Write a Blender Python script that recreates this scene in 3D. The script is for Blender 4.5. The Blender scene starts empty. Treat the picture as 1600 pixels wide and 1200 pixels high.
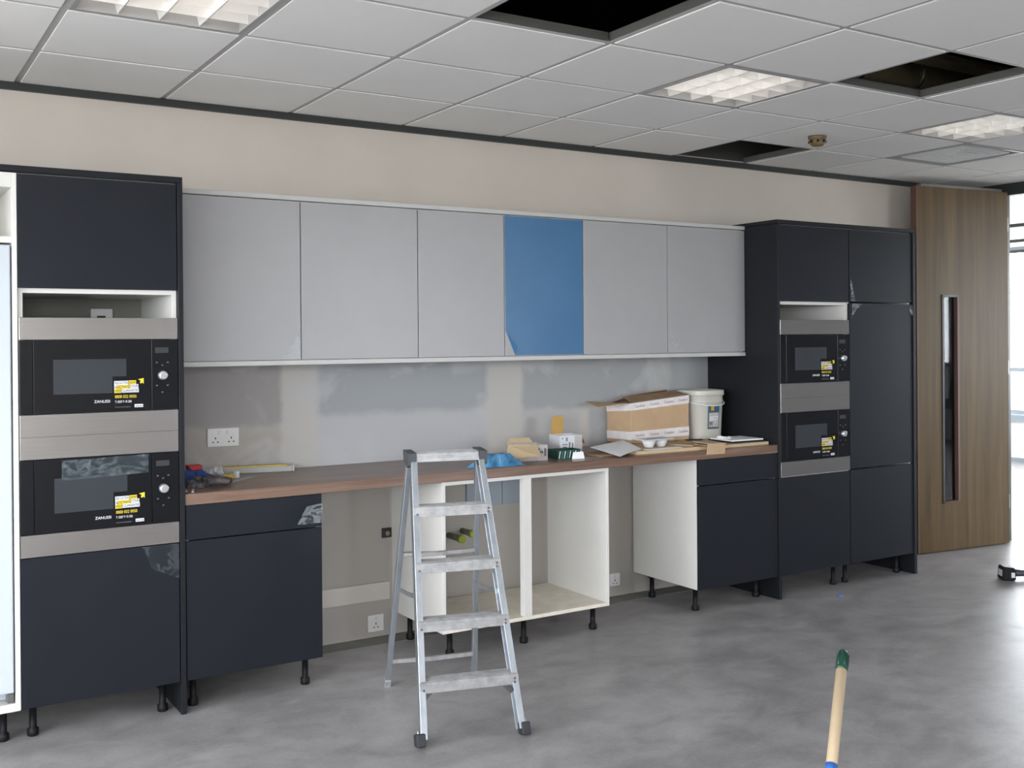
import bpy, bmesh, math, random
from mathutils import Vector, Matrix, noise
random.seed(7)
S = bpy.context.scene
COL = S.collection
PI = math.pi

# ------------------------------------------------------------------ camera
cam_d = bpy.data.cameras.new('camera'); cam = bpy.data.objects.new('camera', cam_d); COL.objects.link(cam)
CAM = Vector((-0.2124, -4.9251, 1.5006))
def cam_axes(yaw, pitch, roll):
    f = Vector((math.sin(-yaw)*math.cos(pitch), math.cos(yaw)*math.cos(pitch), math.sin(pitch)))
    r = Vector((math.cos(yaw), math.sin(yaw), 0)); u = r.cross(f)
    c, s = math.cos(roll), math.sin(roll)
    return r*c+u*s, u*c-r*s, f
_r, _u, _f = cam_axes(-0.5625, -0.0032, -0.0076)
cam.matrix_world = Matrix(((_r.x, _u.x, -_f.x, CAM.x), (_r.y, _u.y, -_f.y, CAM.y), (_r.z, _u.z, -_f.z, CAM.z), (0, 0, 0, 1)))
cam_d.sensor_width = 36.0; cam_d.lens = 1658.68/1600*36
cam_d.shift_x = -8.69/1600; cam_d.shift_y = -65.02/1600
cam_d.clip_start = .05; cam_d.clip_end = 300
S.camera = cam

# ------------------------------------------------------------------ world, light, exposure
w = bpy.data.worlds.new('sky'); S.world = w; w.use_nodes = True
bg = w.node_tree.nodes['Background']
bg.inputs[0].default_value = (.90, .935, 1.0, 1); bg.inputs[1].default_value = 18.0
S.view_settings.view_transform = 'Standard'; S.view_settings.look = 'None'
S.view_settings.gamma = 1; S.view_settings.use_curve_mapping = False
S.view_settings.exposure = -0.02
S.cycles.max_bounces = 10; S.cycles.diffuse_bounces = 6; S.cycles.glossy_bounces = 4
S.cycles.sample_clamp_indirect = 6
S.cycles.use_denoising = True

XL, XR, YB, HC = -3.2, 6.92, -8.24, 2.601      # room: left, right, rear, ceiling height
def portal(name, loc, rot, sx, sy):
    d = bpy.data.lights.new(name, 'AREA'); d.shape = 'RECTANGLE'; d.size = sx; d.size_y = sy
    d.cycles.is_portal = True
    o = bpy.data.objects.new(name, d); COL.objects.link(o); o.location = loc; o.rotation_euler = rot
portal('window_portal_side', (XL-.12, -4.2, 1.675), (0, -PI/2, 0), 1.65, 7.4)
portal('window_portal_rear', (-1.7, YB-.12, 1.675), (PI/2, 0, 0), 2.8, 1.65)
portal('added_portal_next', (9.3, 5.32, 1.55), (-PI/2, 0, 0), 3.8, 2.0)
portal('added_portal_corner', (5.75, YB-.12, 1.675), (PI/2, 0, 0), 2.1, 1.65)
portal('window_portal_far', (11.62, -1.5, 1.85), (0, PI/2, 0), 1.5, 13.0)

# ------------------------------------------------------------------ materials
def mat(name, col, rough=.5, metal=0., **k):
    m = bpy.data.materials.new(name); m.use_nodes = True
    b = m.node_tree.nodes['Principled BSDF']
    b.inputs['Base Color'].default_value = (*col, 1); b.inputs['Roughness'].default_value = rough
    b.inputs['Metallic'].default_value = metal
    for a, v in k.items():
        b.inputs[a.replace('_', ' ')].default_value = v
    return m
def nodes(m): return m.node_tree.nodes, m.node_tree.links, m.node_tree.nodes['Principled BSDF']
def pos_noise(m, scale, detail=4, stretch=(1, 1, 1), dist=0., rough=.6):
    n, l, b = nodes(m)
    tc = n.new('ShaderNodeTexCoord'); mp = n.new('ShaderNodeMapping'); mp.inputs['Scale'].default_value = stretch
    geo = n.new('ShaderNodeNewGeometry')
    l.new(geo.outputs['Position'], mp.inputs[0])
    t = n.new('ShaderNodeTexNoise'); t.inputs['Scale'].default_value = scale; t.inputs['Detail'].default_value = detail
    t.inputs['Roughness'].default_value = rough; t.inputs['Distortion'].default_value = dist
    l.new(mp.outputs[0], t.inputs['Vector'])
    return t.outputs[0]
def ramp(m, fac, stops):
    n, l, b = nodes(m)
    r = n.new('ShaderNodeValToRGB'); e = r.color_ramp.elements
    while len(e) < len(stops): e.new(.5)
    for i, (p, c) in enumerate(stops):
        e[i].position = p; e[i].color = (*c, 1)
    l.new(fac, r.inputs[0]); return r.outputs[0]
def mixc(m, fac, a, b2, mode='MIX'):
    n, l, b = nodes(m)
    x = n.new('ShaderNodeMix'); x.data_type = 'RGBA'; x.blend_type = mode
    for s, v in ((x.inputs[0], fac), (x.inputs[6], a), (x.inputs[7], b2)):
        if isinstance(v, (float, int)): s.default_value = v
        elif isinstance(v, tuple): s.default_value = (*v, 1)
        else: l.new(v, s)
    return x.outputs[2]
def setc(m, out): n, l, b = nodes(m); l.new(out, b.inputs['Base Color'])
def setbump(m, out, strength=.1, dist=.002):
    n, l, b = nodes(m); bp = n.new('ShaderNodeBump'); bp.inputs['Strength'].default_value = strength
    bp.inputs['Distance'].default_value = dist; l.new(out, bp.inputs['Height']); l.new(bp.outputs[0], b.inputs['Normal'])
def setrough(m, out, a, b_):
    n, l, b = nodes(m); r = n.new('ShaderNodeMapRange'); r.inputs[3].default_value = a; r.inputs[4].default_value = b_
    l.new(out, r.inputs[0]); l.new(r.outputs[0], b.inputs['Roughness'])
def mottled(name, c1, c2, scale=6, rough=.6, stretch=(1, 1, 1), bump=0., metal=0., **k):
    m = mat(name, c1, rough, metal, **k)
    t = pos_noise(m, scale, 5, stretch)
    setc(m, ramp(m, t, [(.3, c1), (.7, c2)]))
    if bump: setbump(m, t, bump)
    return m

M = {}
M['dark'] = mottled('anthracite_board', (.0095, .0115, .0165), (.011, .013, .018), 3, .42, Specular_IOR_Level=.22)
M['darkedge'] = mat('anthracite_edge', (.010, .0115, .014), .45, Specular_IOR_Level=.22)
M['carc'] = mottled('white_melamine', (.66, .65, .61), (.70, .69, .65), 5, .42)
M['carcdust'] = mottled('dusty_melamine', (.70, .64, .52), (.80, .76, .66), 14, .6)
M['ldoor'] = mottled('light_grey_board', (.315, .312, .311), (.335, .332, .33), 3, .38)
M['lpanel'] = mat('light_grey_panel', (.46, .455, .44), .4)
M['bluefilm'] = mottled('blue_film', (.034, .128, .258), (.042, .145, .28), 4, .32)
M['white_app'] = mat('white_appliance', (.52, .57, .61), .3)
M['blackglass'] = mat('black_glass', (.004, .0045, .006), .25, Specular_IOR_Level=.35)
M['ovenwin'] = mat('oven_window', (.030, .035, .040), .35, Specular_IOR_Level=.35)
M['display'] = mat('display_grey', (.035, .036, .04), .3)
M['btn'] = mat('button_mark', (.06, .06, .062), .5)
M['markgrey'] = mat('mark_grey', (.16, .16, .17), .4)
M['black'] = mat('black_plastic', (.007, .007, .008), .5, Specular_IOR_Level=.2)
M['rubber'] = mat('dark_rubber', (.02, .022, .025), .7)
M['darkgrey'] = mat('dark_grey_plastic', (.05, .055, .06), .45)
M['yellow'] = mat('yellow_print', (.75, .58, .03), .5)
M['whitep'] = mat('white_print', (.75, .75, .78), .5)
M['inkblack'] = mat('black_print', (.01, .01, .012), .5)
M['socket'] = mat('white_socket', (.66, .65, .62), .35)
M['alu'] = mottled('brushed_aluminium', (.42, .46, .50), (.55, .59, .63), 30, .36, (1, 1, .15), metal=.9)
M['alupaint'] = mottled('paint_flecked_aluminium', (.36, .36, .36), (.56, .56, .56), 26, .42, metal=.7)
M['steel'] = mottled('brushed_steel', (.40, .38, .36), (.44, .42, .40), 40, .28, (.05, 1, 8), metal=1.)
M['steeldull'] = mat('dull_bracket_steel', (.2, .2, .2), .4, .8)
M['knob'] = mat('knob_silver', (.7, .72, .72), .25, .8)
M['kraft'] = mottled('kraft_card', (.42, .29, .17), (.47, .33, .20), 12, .8)
M['kraftlt'] = mottled('pale_card', (.50, .38, .23), (.56, .43, .27), 12, .8)
M['kraftdk'] = mottled('brown_card', (.25, .16, .09), (.32, .21, .13), 12, .8)
M['kraftyl'] = mottled('golden_card', (.40, .24, .06), (.46, .28, .08), 12, .75)
M['whitecard'] = mat('white_card', (.60, .61, .63), .6)
M['greycard'] = mat('grey_card', (.42, .40, .38), .6)
M['tape'] = mottled('white_tape', (.62, .58, .56), (.72, .70, .69), 20, .3)
M['tapeink'] = mat('tape_ink', (.28, .16, .18), .5)
M['green'] = mat('green_card', (.006, .05, .035), .5)
M['greenlt'] = mat('green_print', (.02, .20, .12), .5)
M['paper'] = mat('paper', (.84, .85, .86), .7)
M['tub'] = mat('tub_plastic', (.50, .485, .43), .4)
M['teal'] = mat('label_blue', (.03, .09, .14), .5)
M['orange'] = mat('label_orange', (.55, .28, .02), .5)
M['red'] = mat('red_plastic', (.55, .015, .015), .35)
M['bluebag'] = mottled('blue_polythene', (.03, .13, .26), (.10, .32, .52), 12, .3)
M['navy'] = mottled('blue_fabric', (.015, .035, .13), (.03, .07, .24), 15, .8)
M['glove'] = mottled('grey_glove', (.03, .03, .035), (.14, .12, .12), 25, .8)
M['levyel'] = mat('level_yellow', (.55, .40, .04), .5)
M['levgrey'] = mat('level_grey', (.36, .36, .34), .45)
M['capgreen'] = mat('pipe_cap', (.30, .36, .04), .5)
M['pipe'] = mat('pipe_grey', (.14, .15, .11), .5)
M['pine'] = mottled('pine_handle', (.58, .44, .27), (.70, .56, .38), 6, .5, (1, 1, .1))
M['dkgreen'] = mat('green_cap', (.003, .038, .022), .3)
M['bluetape'] = mat('blue_band', (.04, .16, .50), .5)
M['trimdark'] = mat('dark_ceiling_trim', (.018, .020, .020), .5)
M['tile'] = mottled('ceiling_tile', (.82, .81, .795), (.85, .84, .825), 2.5, .9)
M['grid'] = mat('ceiling_grid', (.44, .435, .43), .5)
M['gridweb'] = mat('ceiling_grid_web', (.10, .098, .09), .5)
M['void'] = mat('darkened_void', (.05, .048, .045), .9)  # near-black colour paints in the gloom above the missing tiles
M['duct'] = mat('foil_duct', (.75, .68, .50), .28, .9)
M['white'] = mat('white_paint', (.72, .73, .73), .6)
M['frame_black'] = mat('black_frame', (.02, .022, .022), .4)
M['frame_grey'] = mat('grey_frame', (.18, .22, .24), .4)
M['lightbody'] = mat('light_body', (.33, .33, .33), .4)
M['louvre'] = mat('louvre_aluminium', (.86, .85, .83), .32, .4)
M['detector'] = mat('aged_detector', (.16, .11, .05), .5)
M['batten'] = mottled('painted_batten', (.50, .46, .42), (.54, .50, .45), 6, .6)
M['nicheback'] = mat('dark_grey_back', (.17, .165, .14), .7)  # back panel darker than the white carcass
M['backboard'] = mat('blue_grey_board', (.26, .30, .34), .5)
M['screed'] = mottled('screed', (.16, .17, .15), (.22, .22, .19), 12, .8)
M['ground'] = mottled('outdoor_ground', (.34, .34, .31), (.44, .43, .40), .4, .9)

def emis(name, col, s):
    m = bpy.data.materials.new(name); m.use_nodes = True; n = m.node_tree.nodes; l = m.node_tree.links
    n.remove(n['Principled BSDF']); e = n.new('ShaderNodeEmission'); e.inputs[0].default_value = (*col, 1)
    e.inputs[1].default_value = s; l.new(e.outputs[0], n['Material Output'].inputs[0]); return m
M['tube'] = emis('lit_tube', (1, .90, .80), 6)
def pane_mat(name, tint, ior_mix=.08, rough=.02):
    m = bpy.data.materials.new(name); m.use_nodes = True; n = m.node_tree.nodes; l = m.node_tree.links
    n.remove(n['Principled BSDF'])
    t = n.new('ShaderNodeBsdfTransparent'); t.inputs[0].default_value = (*tint, 1)
    g = n.new('ShaderNodeBsdfGlossy'); g.inputs['Roughness'].default_value = rough
    f = n.new('ShaderNodeFresnel'); f.inputs[0].default_value = 1.5
    mx = n.new('ShaderNodeMixShader'); l.new(f.outputs[0], mx.inputs[0]); l.new(t.outputs[0], mx.inputs[1])
    l.new(g.outputs[0], mx.inputs[2]); l.new(mx.outputs[0], n['Material Output'].inputs[0]); return m
M['glass'] = pane_mat('window_glass', (.96, .98, .97))
def film_mat(name, base, alpha, rough):
    m = mat(name, base, rough); n, l, b = nodes(m)
    t = pos_noise(m, 26, 4, (1, 1, 1), .6); setbump(m, t, .9, .01)
    st = pos_noise(m, 9, 3, (1, 1, 1.6), 1.6)
    rp = ramp(m, st, [(.38, (alpha*.5,)*3), (.50, (min(1, alpha*1.35 if alpha > .3 else alpha*3.2),)*3), (.56, (alpha*.5,)*3)]); l.new(rp, b.inputs['Alpha']); return m
M['film'] = film_mat('clear_film', (.75, .80, .85), .09, .12)
M['filmfaint'] = film_mat('faint_film', (.30, .34, .38), .05, .2)
M['filmgrey'] = film_mat('grey_film', (.12, .15, .17), .46, .18)
M['clearbag'] = film_mat('clear_bag', (.8, .82, .82), .38, .12)

# floor: concrete-look vinyl
def floor_mat():
    m = mat('concrete_vinyl', (.2, .2, .2), .42); n, l, b = nodes(m)
    a = pos_noise(m, 1.5, 6, (1, 1.5, 1), .7, .62); c = pos_noise(m, 5.5, 6, (1, 1.3, 1), .5, .6); d = pos_noise(m, 60, 2)
    base = ramp(m, a, [(.36, (.20, .192, .193)), (.52, (.29, .28, .281)), (.64, (.385, .373, .374))])
    base = mixc(m, .5, base, ramp(m, c, [(.36, (.21, .202, .202)), (.62, (.39, .378, .377))]), 'MIX')
    base = mixc(m, .12, base, ramp(m, d, [(.4, (.12, .12, .12)), (.6, (.3, .3, .3))]))
    setc(m, base); setrough(m, c, .30, .50); return m
M['floor'] = floor_mat()

# back wall: beige paint, taped and skimmed plaster patches below the wall cupboards
def wall_mat():
    m = mat('plastered_wall', (.5, .48, .45), .75); n, l, b = nodes(m)
    geo = n.new('ShaderNodeNewGeometry'); sp = n.new('ShaderNodeSeparateXYZ')
    nz = n.new('ShaderNodeTexNoise'); nz.inputs['Scale'].default_value = 9; nz.inputs['Detail'].default_value = 3
    l.new(geo.outputs['Position'], nz.inputs['Vector'])
    sub = n.new('ShaderNodeVectorMath'); sub.operation = 'SUBTRACT'; sub.inputs[1].default_value = (.5, .5, .5); l.new(nz.outputs[1], sub.inputs[0])
    sc = n.new('ShaderNodeVectorMath'); sc.operation = 'SCALE'; sc.inputs['Scale'].default_value = .06; l.new(sub.outputs[0], sc.inputs[0])
    ad = n.new('ShaderNodeVectorMath'); ad.operation = 'ADD'; l.new(geo.outputs['Position'], ad.inputs[0]); l.new(sc.outputs[0], ad.inputs[1])
    l.new(ad.outputs[0], sp.inputs[0])
    def edge(sock, e0, soft):          # 0 below e0, 1 above
        r = n.new('ShaderNodeMapRange'); r.interpolation_type = 'SMOOTHSTEP'
        r.inputs[1].default_value = e0-soft; r.inputs[2].default_value = e0+soft; l.new(sock, r.inputs[0]); return r.outputs[0]
    def mul(*s):
        o = s[0]
        for q in s[1:]:
            x = n.new('ShaderNodeMath'); x.operation = 'MULTIPLY'; l.new(o, x.inputs[0]); l.new(q, x.inputs[1]); o = x.outputs[0]
        return o
    def inv(s):
        x = n.new('ShaderNodeMath'); x.operation = 'SUBTRACT'; x.inputs[0].default_value = 1; l.new(s, x.inputs[1]); return x.outputs[0]
    X, Z = sp.outputs[0], sp.outputs[2]
    def rect(x0, x1, z0, z1, s=.022):
        return mul(edge(X, x0, s), inv(edge(X, x1, s)), edge(Z, z0, s*1.6), inv(edge(Z, z1, s*1.6)))
    t = pos_noise(m, 2.2, 3)
    c = ramp(m, t, [(.3, (.505, .457, .400)), (.7, (.545, .497, .437))])
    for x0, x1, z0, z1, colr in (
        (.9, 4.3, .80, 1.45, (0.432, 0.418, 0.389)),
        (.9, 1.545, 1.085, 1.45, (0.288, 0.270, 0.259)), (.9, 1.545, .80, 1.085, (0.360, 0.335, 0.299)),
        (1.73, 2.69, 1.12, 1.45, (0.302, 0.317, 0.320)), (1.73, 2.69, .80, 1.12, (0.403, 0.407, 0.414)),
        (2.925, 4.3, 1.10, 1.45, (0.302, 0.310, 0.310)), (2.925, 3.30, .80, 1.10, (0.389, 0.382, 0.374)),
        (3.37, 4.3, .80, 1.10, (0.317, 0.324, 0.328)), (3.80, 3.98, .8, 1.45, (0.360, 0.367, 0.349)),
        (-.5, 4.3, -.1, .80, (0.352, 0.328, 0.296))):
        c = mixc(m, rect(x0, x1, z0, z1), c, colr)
    zone = mul(edge(Z, .86, .02), inv(edge(Z, 1.42, .01)), edge(X, .9, .01), inv(edge(X, 4.3, .01)))
    bl = pos_noise(m, 3.2, 3, (1, 1, 1.2), .5)
    bl2 = ramp(m, bl, [(.54, (0, 0, 0)), (.66, (1, 1, 1))])
    fz = n.new('ShaderNodeMath'); fz.operation = 'MULTIPLY'; l.new(zone, fz.inputs[0]); l.new(bl2, fz.inputs[1])
    f2 = n.new('ShaderNodeMath'); f2.operation = 'MULTIPLY'; l.new(fz.outputs[0], f2.inputs[0]); f2.inputs[1].default_value = .6
    c = mixc(m, f2.outputs[0], c, (.43, .435, .43))
    setc(m, c); return m
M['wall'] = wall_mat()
M['wallgrey'] = mat('reflection_dimming_grey', (.16, .16, .165), .7)  # dark tone chosen to dim what the steel and dark fronts reflect
M['wallplain'] = mottled('beige_wall', (.58, .55, .51), (.62, .59, .55), 2, .8)

def wood(name, c1, c2, c3, along, scale=3., rough=.4):
    m = mat(name, c1, rough); st = {'x': (.25, 3, 3), 'z': (5, 5, .22)}[along]
    a = pos_noise(m, scale, 6, st, 1.2, .55); b_ = pos_noise(m, scale*9, 3, (st[0]*.5, st[1], st[2]*.5 if along == 'z' else st[2]), .2)
    c = ramp(m, a, [(.3, c1), (.5, c2), (.7, c3)])
    c = mixc(m, .25, c, ramp(m, b_, [(.35, c1), (.65, c3)])); setc(m, c); return m
M['walnut'] = wood('walnut_worktop', (.095, .050, .032), (.165, .097, .066), (.245, .160, .115), 'x', 4.5, .30)
M['veneer'] = wood('walnut_veneer', (.056, .032, .011), (.083, .051, .019), (.118, .076, .031), 'z', 2.0, .40)
M['veneer'].node_tree.nodes['Principled BSDF'].inputs['Specular IOR Level'].default_value = .2
M['veneeredge'] = mat('veneer_edge', (.10, .045, .03), .5)

# ------------------------------------------------------------------ mesh helpers
class MB:
    def __init__(s): s.bm = bmesh.new(); s.mats = []
    def _mi(s, m):
        if m not in s.mats: s.mats.append(m)
        return s.mats.index(m)
    def faces(s, vs, fs, m):
        V = [s.bm.verts.new(v) for v in vs]; mi = s._mi(m); out = []
        for f in fs:
            try: q = s.bm.faces.new([V[i] for i in f]); q.material_index = mi; out.append(q)
            except ValueError: pass
        return V, out
    def hexa(s, p, m, bev=0.):       # 8 points: bottom ring 0-3 ccw, top ring 4-7
        V, F = s.faces(p, [(3, 2, 1, 0), (4, 5, 6, 7), (0, 1, 5, 4), (1, 2, 6, 5), (2, 3, 7, 6), (3, 0, 4, 7)], m)
        if bev:
            ed = list({e for f in F for e in f.edges}); r = bmesh.ops.bevel(s.bm, geom=ed, offset=bev, segments=1, affect='EDGES')
            for f in r['faces']: f.material_index = s._mi(m)
        return s
    def box(s, x0, x1, y0, y1, z0, z1, m, bev=0.):
        if x0 > x1: x0, x1 = x1, x0
        if y0 > y1: y0, y1 = y1, y0
        if z0 > z1: z0, z1 = z1, z0
        return s.hexa([(x0, y0, z0), (x1, y0, z0), (x1, y1, z0), (x0, y1, z0), (x0, y0, z1), (x1, y0, z1), (x1, y1, z1), (x0, y1, z1)], m, bev)
    def beam(s, p0, p1, a, b, side, m, bev=0.):   # bar from p0 to p1; size a along side, b across
        p0, p1, side = Vector(p0), Vector(p1), Vector(side)
        d = (p1-p0).normalized(); sd = (side-d*side.dot(d)).normalized(); t = d.cross(sd)
        q = []
        for p in (p0, p1):
            for i, j in ((-1, -1), (1, -1), (1, 1), (-1, 1)): q.append(p+sd*(i*a/2)+t*(j*b/2))
        return s.hexa(q, m, bev)
    def rbox(s, cx, cy, z0, w_, d_, h, ang, m, bev=0.):
        c, sn = math.cos(ang), math.sin(ang); q = []
        for z in (z0, z0+h):
            for i, j in ((-1, -1), (1, -1), (1, 1), (-1, 1)):
                X_, Y_ = i*w_/2, j*d_/2; q.append((cx+c*X_-sn*Y_, cy+sn*X_+c*Y_, z))
        return s.hexa(q, m, bev)
    def loft(s, rings, m, cap0=True, cap1=True):
        V = [[s.bm.verts.new(p) for p in r] for r in rings]; mi = s._mi(m); N = len(rings[0])
        for a, b in zip(V, V[1:]):
            for i in range(N):
                f = s.bm.faces.new((a[i], a[(i+1) % N], b[(i+1) % N], b[i])); f.material_index = mi; f.smooth = True
        if cap0: f = s.bm.faces.new(V[0][::-1]); f.material_index = mi
        if cap1: f = s.bm.faces.new(V[-1]); f.material_index = mi
        return s
    def tube(s, pts, r, m, n=10):
        pts = [Vector(p) for p in pts]; rings = []
        rr = r if isinstance(r, (list, tuple)) else [r]*len(pts)
        for i, p in enumerate(pts):
            d = (pts[min(i+1, len(pts)-1)]-pts[max(i-1, 0)]).normalized()
            a = d.cross(Vector((0, 0, 1)) if abs(d.z) < .9 else Vector((1, 0, 0))).normalized(); b = d.cross(a)
            rings.append([p+(a*math.cos(2*PI*k/n)+b*math.sin(2*PI*k/n))*rr[i] for k in range(n)])
        return s.loft(rings, m)
    def quad(s, pts, m): s.faces(pts, [tuple(range(len(pts)))], m); return s
    def obj(s, name, parent=None, off=None):
        bmesh.ops.recalc_face_normals(s.bm, faces=s.bm.faces)
        off = off if off is not None else (parent['_o'] if parent is not None and '_o' in parent else None)
        if off is not None: bmesh.ops.translate(s.bm, verts=s.bm.verts, vec=-Vector(off))
        me = bpy.data.meshes.new(name); s.bm.to_mesh(me); s.bm.free()
        for m in s.mats: me.materials.append(M[m] if isinstance(m, str) else m)
        o = bpy.data.objects.new(name, me); COL.objects.link(o)
        if parent is not None: o.parent = parent
        if off is not None: OFF[o.name] = tuple(off)
        return o
OFF = {}
def off(o): return OFF.get(o.name, (0, 0, 0))
def thing(name, label, cat, loc=(0, 0, 0), group=None):
    o = bpy.data.objects.new(name, None); COL.objects.link(o); o.location = loc; o.empty_display_size = .05
    o['label'] = label; o['category'] = cat
    if group: o['group'] = group
    OFF[o.name] = tuple(loc); return o
def part(name, mb, parent, label=None):
    o = mb.obj(name, parent, off(parent))
    if label: o['label'] = label
    return o
def solo(name, mb, label, cat, loc, group=None):     # a thing that is one mesh
    o = mb.obj(name, None, loc); o.location = loc; o['label'] = label; o['category'] = cat
    if group: o['group'] = group
    return o
def struct(name, mb, loc=None):
    o = mb.obj(name, None, loc)
    if loc is not None: o.location = loc
    o['kind'] = 'structure'; return o
def B(x0, x1, y0, y1, z0, z1, m, bev=.0015): return MB().box(x0, x1, y0, y1, z0, z1, m, bev)
def kids(o): return [c for c in bpy.data.objects if c.parent == o]
def copy_tree(o, parent=None, loc=None, root=None):
    c = o.copy(); COL.objects.link(c); c.parent = parent; root = root or tuple(loc); OFF[c.name] = root
    if loc is not None: c.location = loc
    for k in kids(o): copy_tree(k, c, None, root)
    return c
def text(name, s, size, origin, xdir, updir, m, parent, width=None, ext=.0004):
    cu = bpy.data.curves.new(name, 'FONT'); cu.body = s; cu.size = size; cu.extrude = ext
    t = bpy.data.objects.new(name+'_tmp', cu); COL.objects.link(t)
    dg = bpy.context.evaluated_depsgraph_get(); me = bpy.data.meshes.new_from_object(t.evaluated_get(dg))
    bpy.data.objects.remove(t)
    xs = [v.co.x for v in me.vertices]
    X_, U_ = Vector(xdir), Vector(updir); N_ = X_.cross(U_); k = (width/(max(xs)-min(xs))) if width else 1.
    o0 = Vector(origin)-Vector(off(parent))
    for v in me.vertices: v.co = o0+X_*(v.co.x*k)+U_*v.co.y+N_*v.co.z
    me.materials.clear(); me.materials.append(M[m])
    o = bpy.data.objects.new(name, me); COL.objects.link(o); o.parent = parent; OFF[o.name] = off(parent); return o

YF, YW, ZB = -.591, -.3385, .130      # front faces of base and wall cupboards, underside of base cupboards
# ------------------------------------------------------------------ structure
struct('ground', MB().box(-60, 60, -60, 60, -.7, -.5, 'ground'))
struct('floor', MB().box(XL-.2, 11.7, YB-.2, 5.2, -.12, 0, 'floor'))
# ceiling slab with its tiles and grid as parts
slab = MB().box(XL-.2, 11.7, YB-.2, 5.2, 3.20, 3.35, 'void').obj('ceiling'); slab['kind'] = 'structure'
OFF['ceiling'] = (0, 0, 0)
GX = [round(.398+.6*c, 4) for c in range(-5, 11)]          # runner lines
GX0 = [XL]+GX+[XR]
GY = [0.]+[-.585-.589*r for r in range(13)]+[YB]
if GY[-2] - YB < .08: GY.pop(-2)
OPEN = {(6, 0), (2, 3), (5, 3)}; LIGHTS = {(0, 2), (4, 2), (7, 2)}; VENT = {(8, 1)}
FILL_LIGHTS = {(0, 6), (4, 6), (7, 6), (0, 10), (4, 10)}  # unseen fittings added only as fill light
def tile_mesh(w_, d_):
    mb = MB(); g = .0125; z1 = HC+.014
    x0, x1, y0, y1 = -w_/2+g, w_/2-g, -d_/2+g, d_/2-g
    mb.box(x0, x1, y0, y1, HC-.003, HC+.004, 'tile', .001)
    mb.box(x0-.009, x1+.009, y0-.009, y1+.009, HC+.004, z1, 'tile')
    o = mb.obj('ceiling_tile', slab, (0, 0, 0)); return o
cache = {}
for i in range(len(GX0)-1):
    for j in range(len(GY)-1):
        c = i-6+0
        if (c, j) in OPEN or (c, j) in LIGHTS or (c, j) in VENT or (c, j) in FILL_LIGHTS: continue
        x0, x1, y1, y0 = GX0[i], GX0[i+1], GY[j], GY[j+1]
        k = (round(x1-x0, 3), round(y1-y0, 3))
        if k not in cache: cache[k] = o = tile_mesh(*k)
        else: o = cache[k].copy(); COL.objects.link(o)
        o.location = ((x0+x1)/2, (y0+y1)/2, random.uniform(-.0006, .0006))
def tbar(L, along):
    mb = MB()
    if along == 'y': mb.box(-.012, .012, -L, 0, HC, HC+.0015, 'grid').box(-.004, .004, -L, 0, HC+.0015, HC+.038, 'gridweb')
    else: mb.box(.012, L-.012, -.012, .012, HC+.0002, HC+.0015, 'grid').box(.012, L-.012, -.004, .004, HC+.0015, HC+.038, 'gridweb')
    return mb
run = None
for x in GX:
    if run is None: run = tbar(-YB, 'y').obj('grid_runner', slab, (0, 0, 0)); o = run
    else: o = run.copy(); COL.objects.link(o)
    o.location = (x, 0, 0)
cr = {}
for i in range(len(GX0)-1):
    for y in GY[1:-1]:
        L = round(GX0[i+1]-GX0[i], 3)
        if L not in cr: cr[L] = o = tbar(L, 'x').obj('grid_crossbar', slab, (0, 0, 0))
        else: o = cr[L].copy(); COL.objects.link(o)
        o.location = (GX0[i], y, 0)
# walls
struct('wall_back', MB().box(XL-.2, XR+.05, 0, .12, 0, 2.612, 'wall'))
struct('wall_back_void', MB().box(XL-.2, XR+.05, 0, .12, 2.612, 3.2, 'void'))  # wall above the ceiling darkened so the gap looks unlit
def wall_with_window(name, axis, pos, th, a0, a1, holes, m='wallplain'):
    mb = MB(); z0h, z1h = holes[0][2], holes[0][3]
    def bx(a, b, z0, z1):
        if axis == 'x': mb.box(pos, pos+th, a, b, z0, z1, m)
        else: mb.box(a, b, pos, pos+th, z0, z1, m)
    cur = a0
    for h0, h1, z0, z1 in holes:
        bx(cur, h0, 0, 3.2); bx(h0, h1, 0, z0); bx(h0, h1, z1, 3.2); cur = h1
    bx(cur, a1, 0, 3.2); return struct(name, mb)
wall_with_window('wall_left', 'x', XL-.2, .2, YB, 0, [(-7.9, -.5, .85, 2.50)])
wall_with_window('wall_rear', 'y', YB-.2, .2, XL-.2, XR+.1, [(-3.1, -.3, .85, 2.50), (4.7, 6.8, .85, 2.50)])  # right-hand opening added to bring light to the right side
wall_with_window('wall_far', 'x', 11.5, .2, YB-.2, 5.2, [(-7.8, 4.9, .56, 2.55)], 'white')
struct('added_dark_panel', MB().box(2.6, 4.6, YB, YB+.03, 0, 2.56, 'wallgrey'))  # unseen dark panel added to darken reflections in the steel strips
wall_with_window('wall_far_side', 'y', 5.2, .1, 6.97, 11.7, [(7.4, 11.2, .56, 2.55)], 'white')  # opening added to let more light into the next room
struct('wall_far_rear', MB().box(6.97, 11.5, YB-.2, YB, 0, 3.2, 'white'))
struct('ceiling_far', MB().box(6.97, 11.5, YB, 5.2, 2.60, 2.64, 'tile'))
wr = MB(); wr.box(XR, 6.97, -.262, .0, 0, 3.2, 'wallgrey').box(XR, 6.97, -1.30, -.262, 2.6, 3.2, 'wallgrey').box(XR, 6.97, YB, -1.30, 0, 3.2, 'wallgrey')
wr.box(XR, 6.97, .12, 5.2, 0, 3.2, 'wallplain')
struct('wall_right', wr)  # right wall coloured dark to dim reflections in the right tower
# dark perimeter trim
struct('trim_1', MB().box(XL, XR, -.022, 0, 2.566, 2.600, 'trimdark'))
struct('trim_2', MB().box(XR-.03, XR, YB, -.022, 2.513, 2.600, 'trimdark'))
struct('trim_3', MB().box(XL, XL+.022, YB, -.022, 2.566, 2.600, 'trimdark'))
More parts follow.
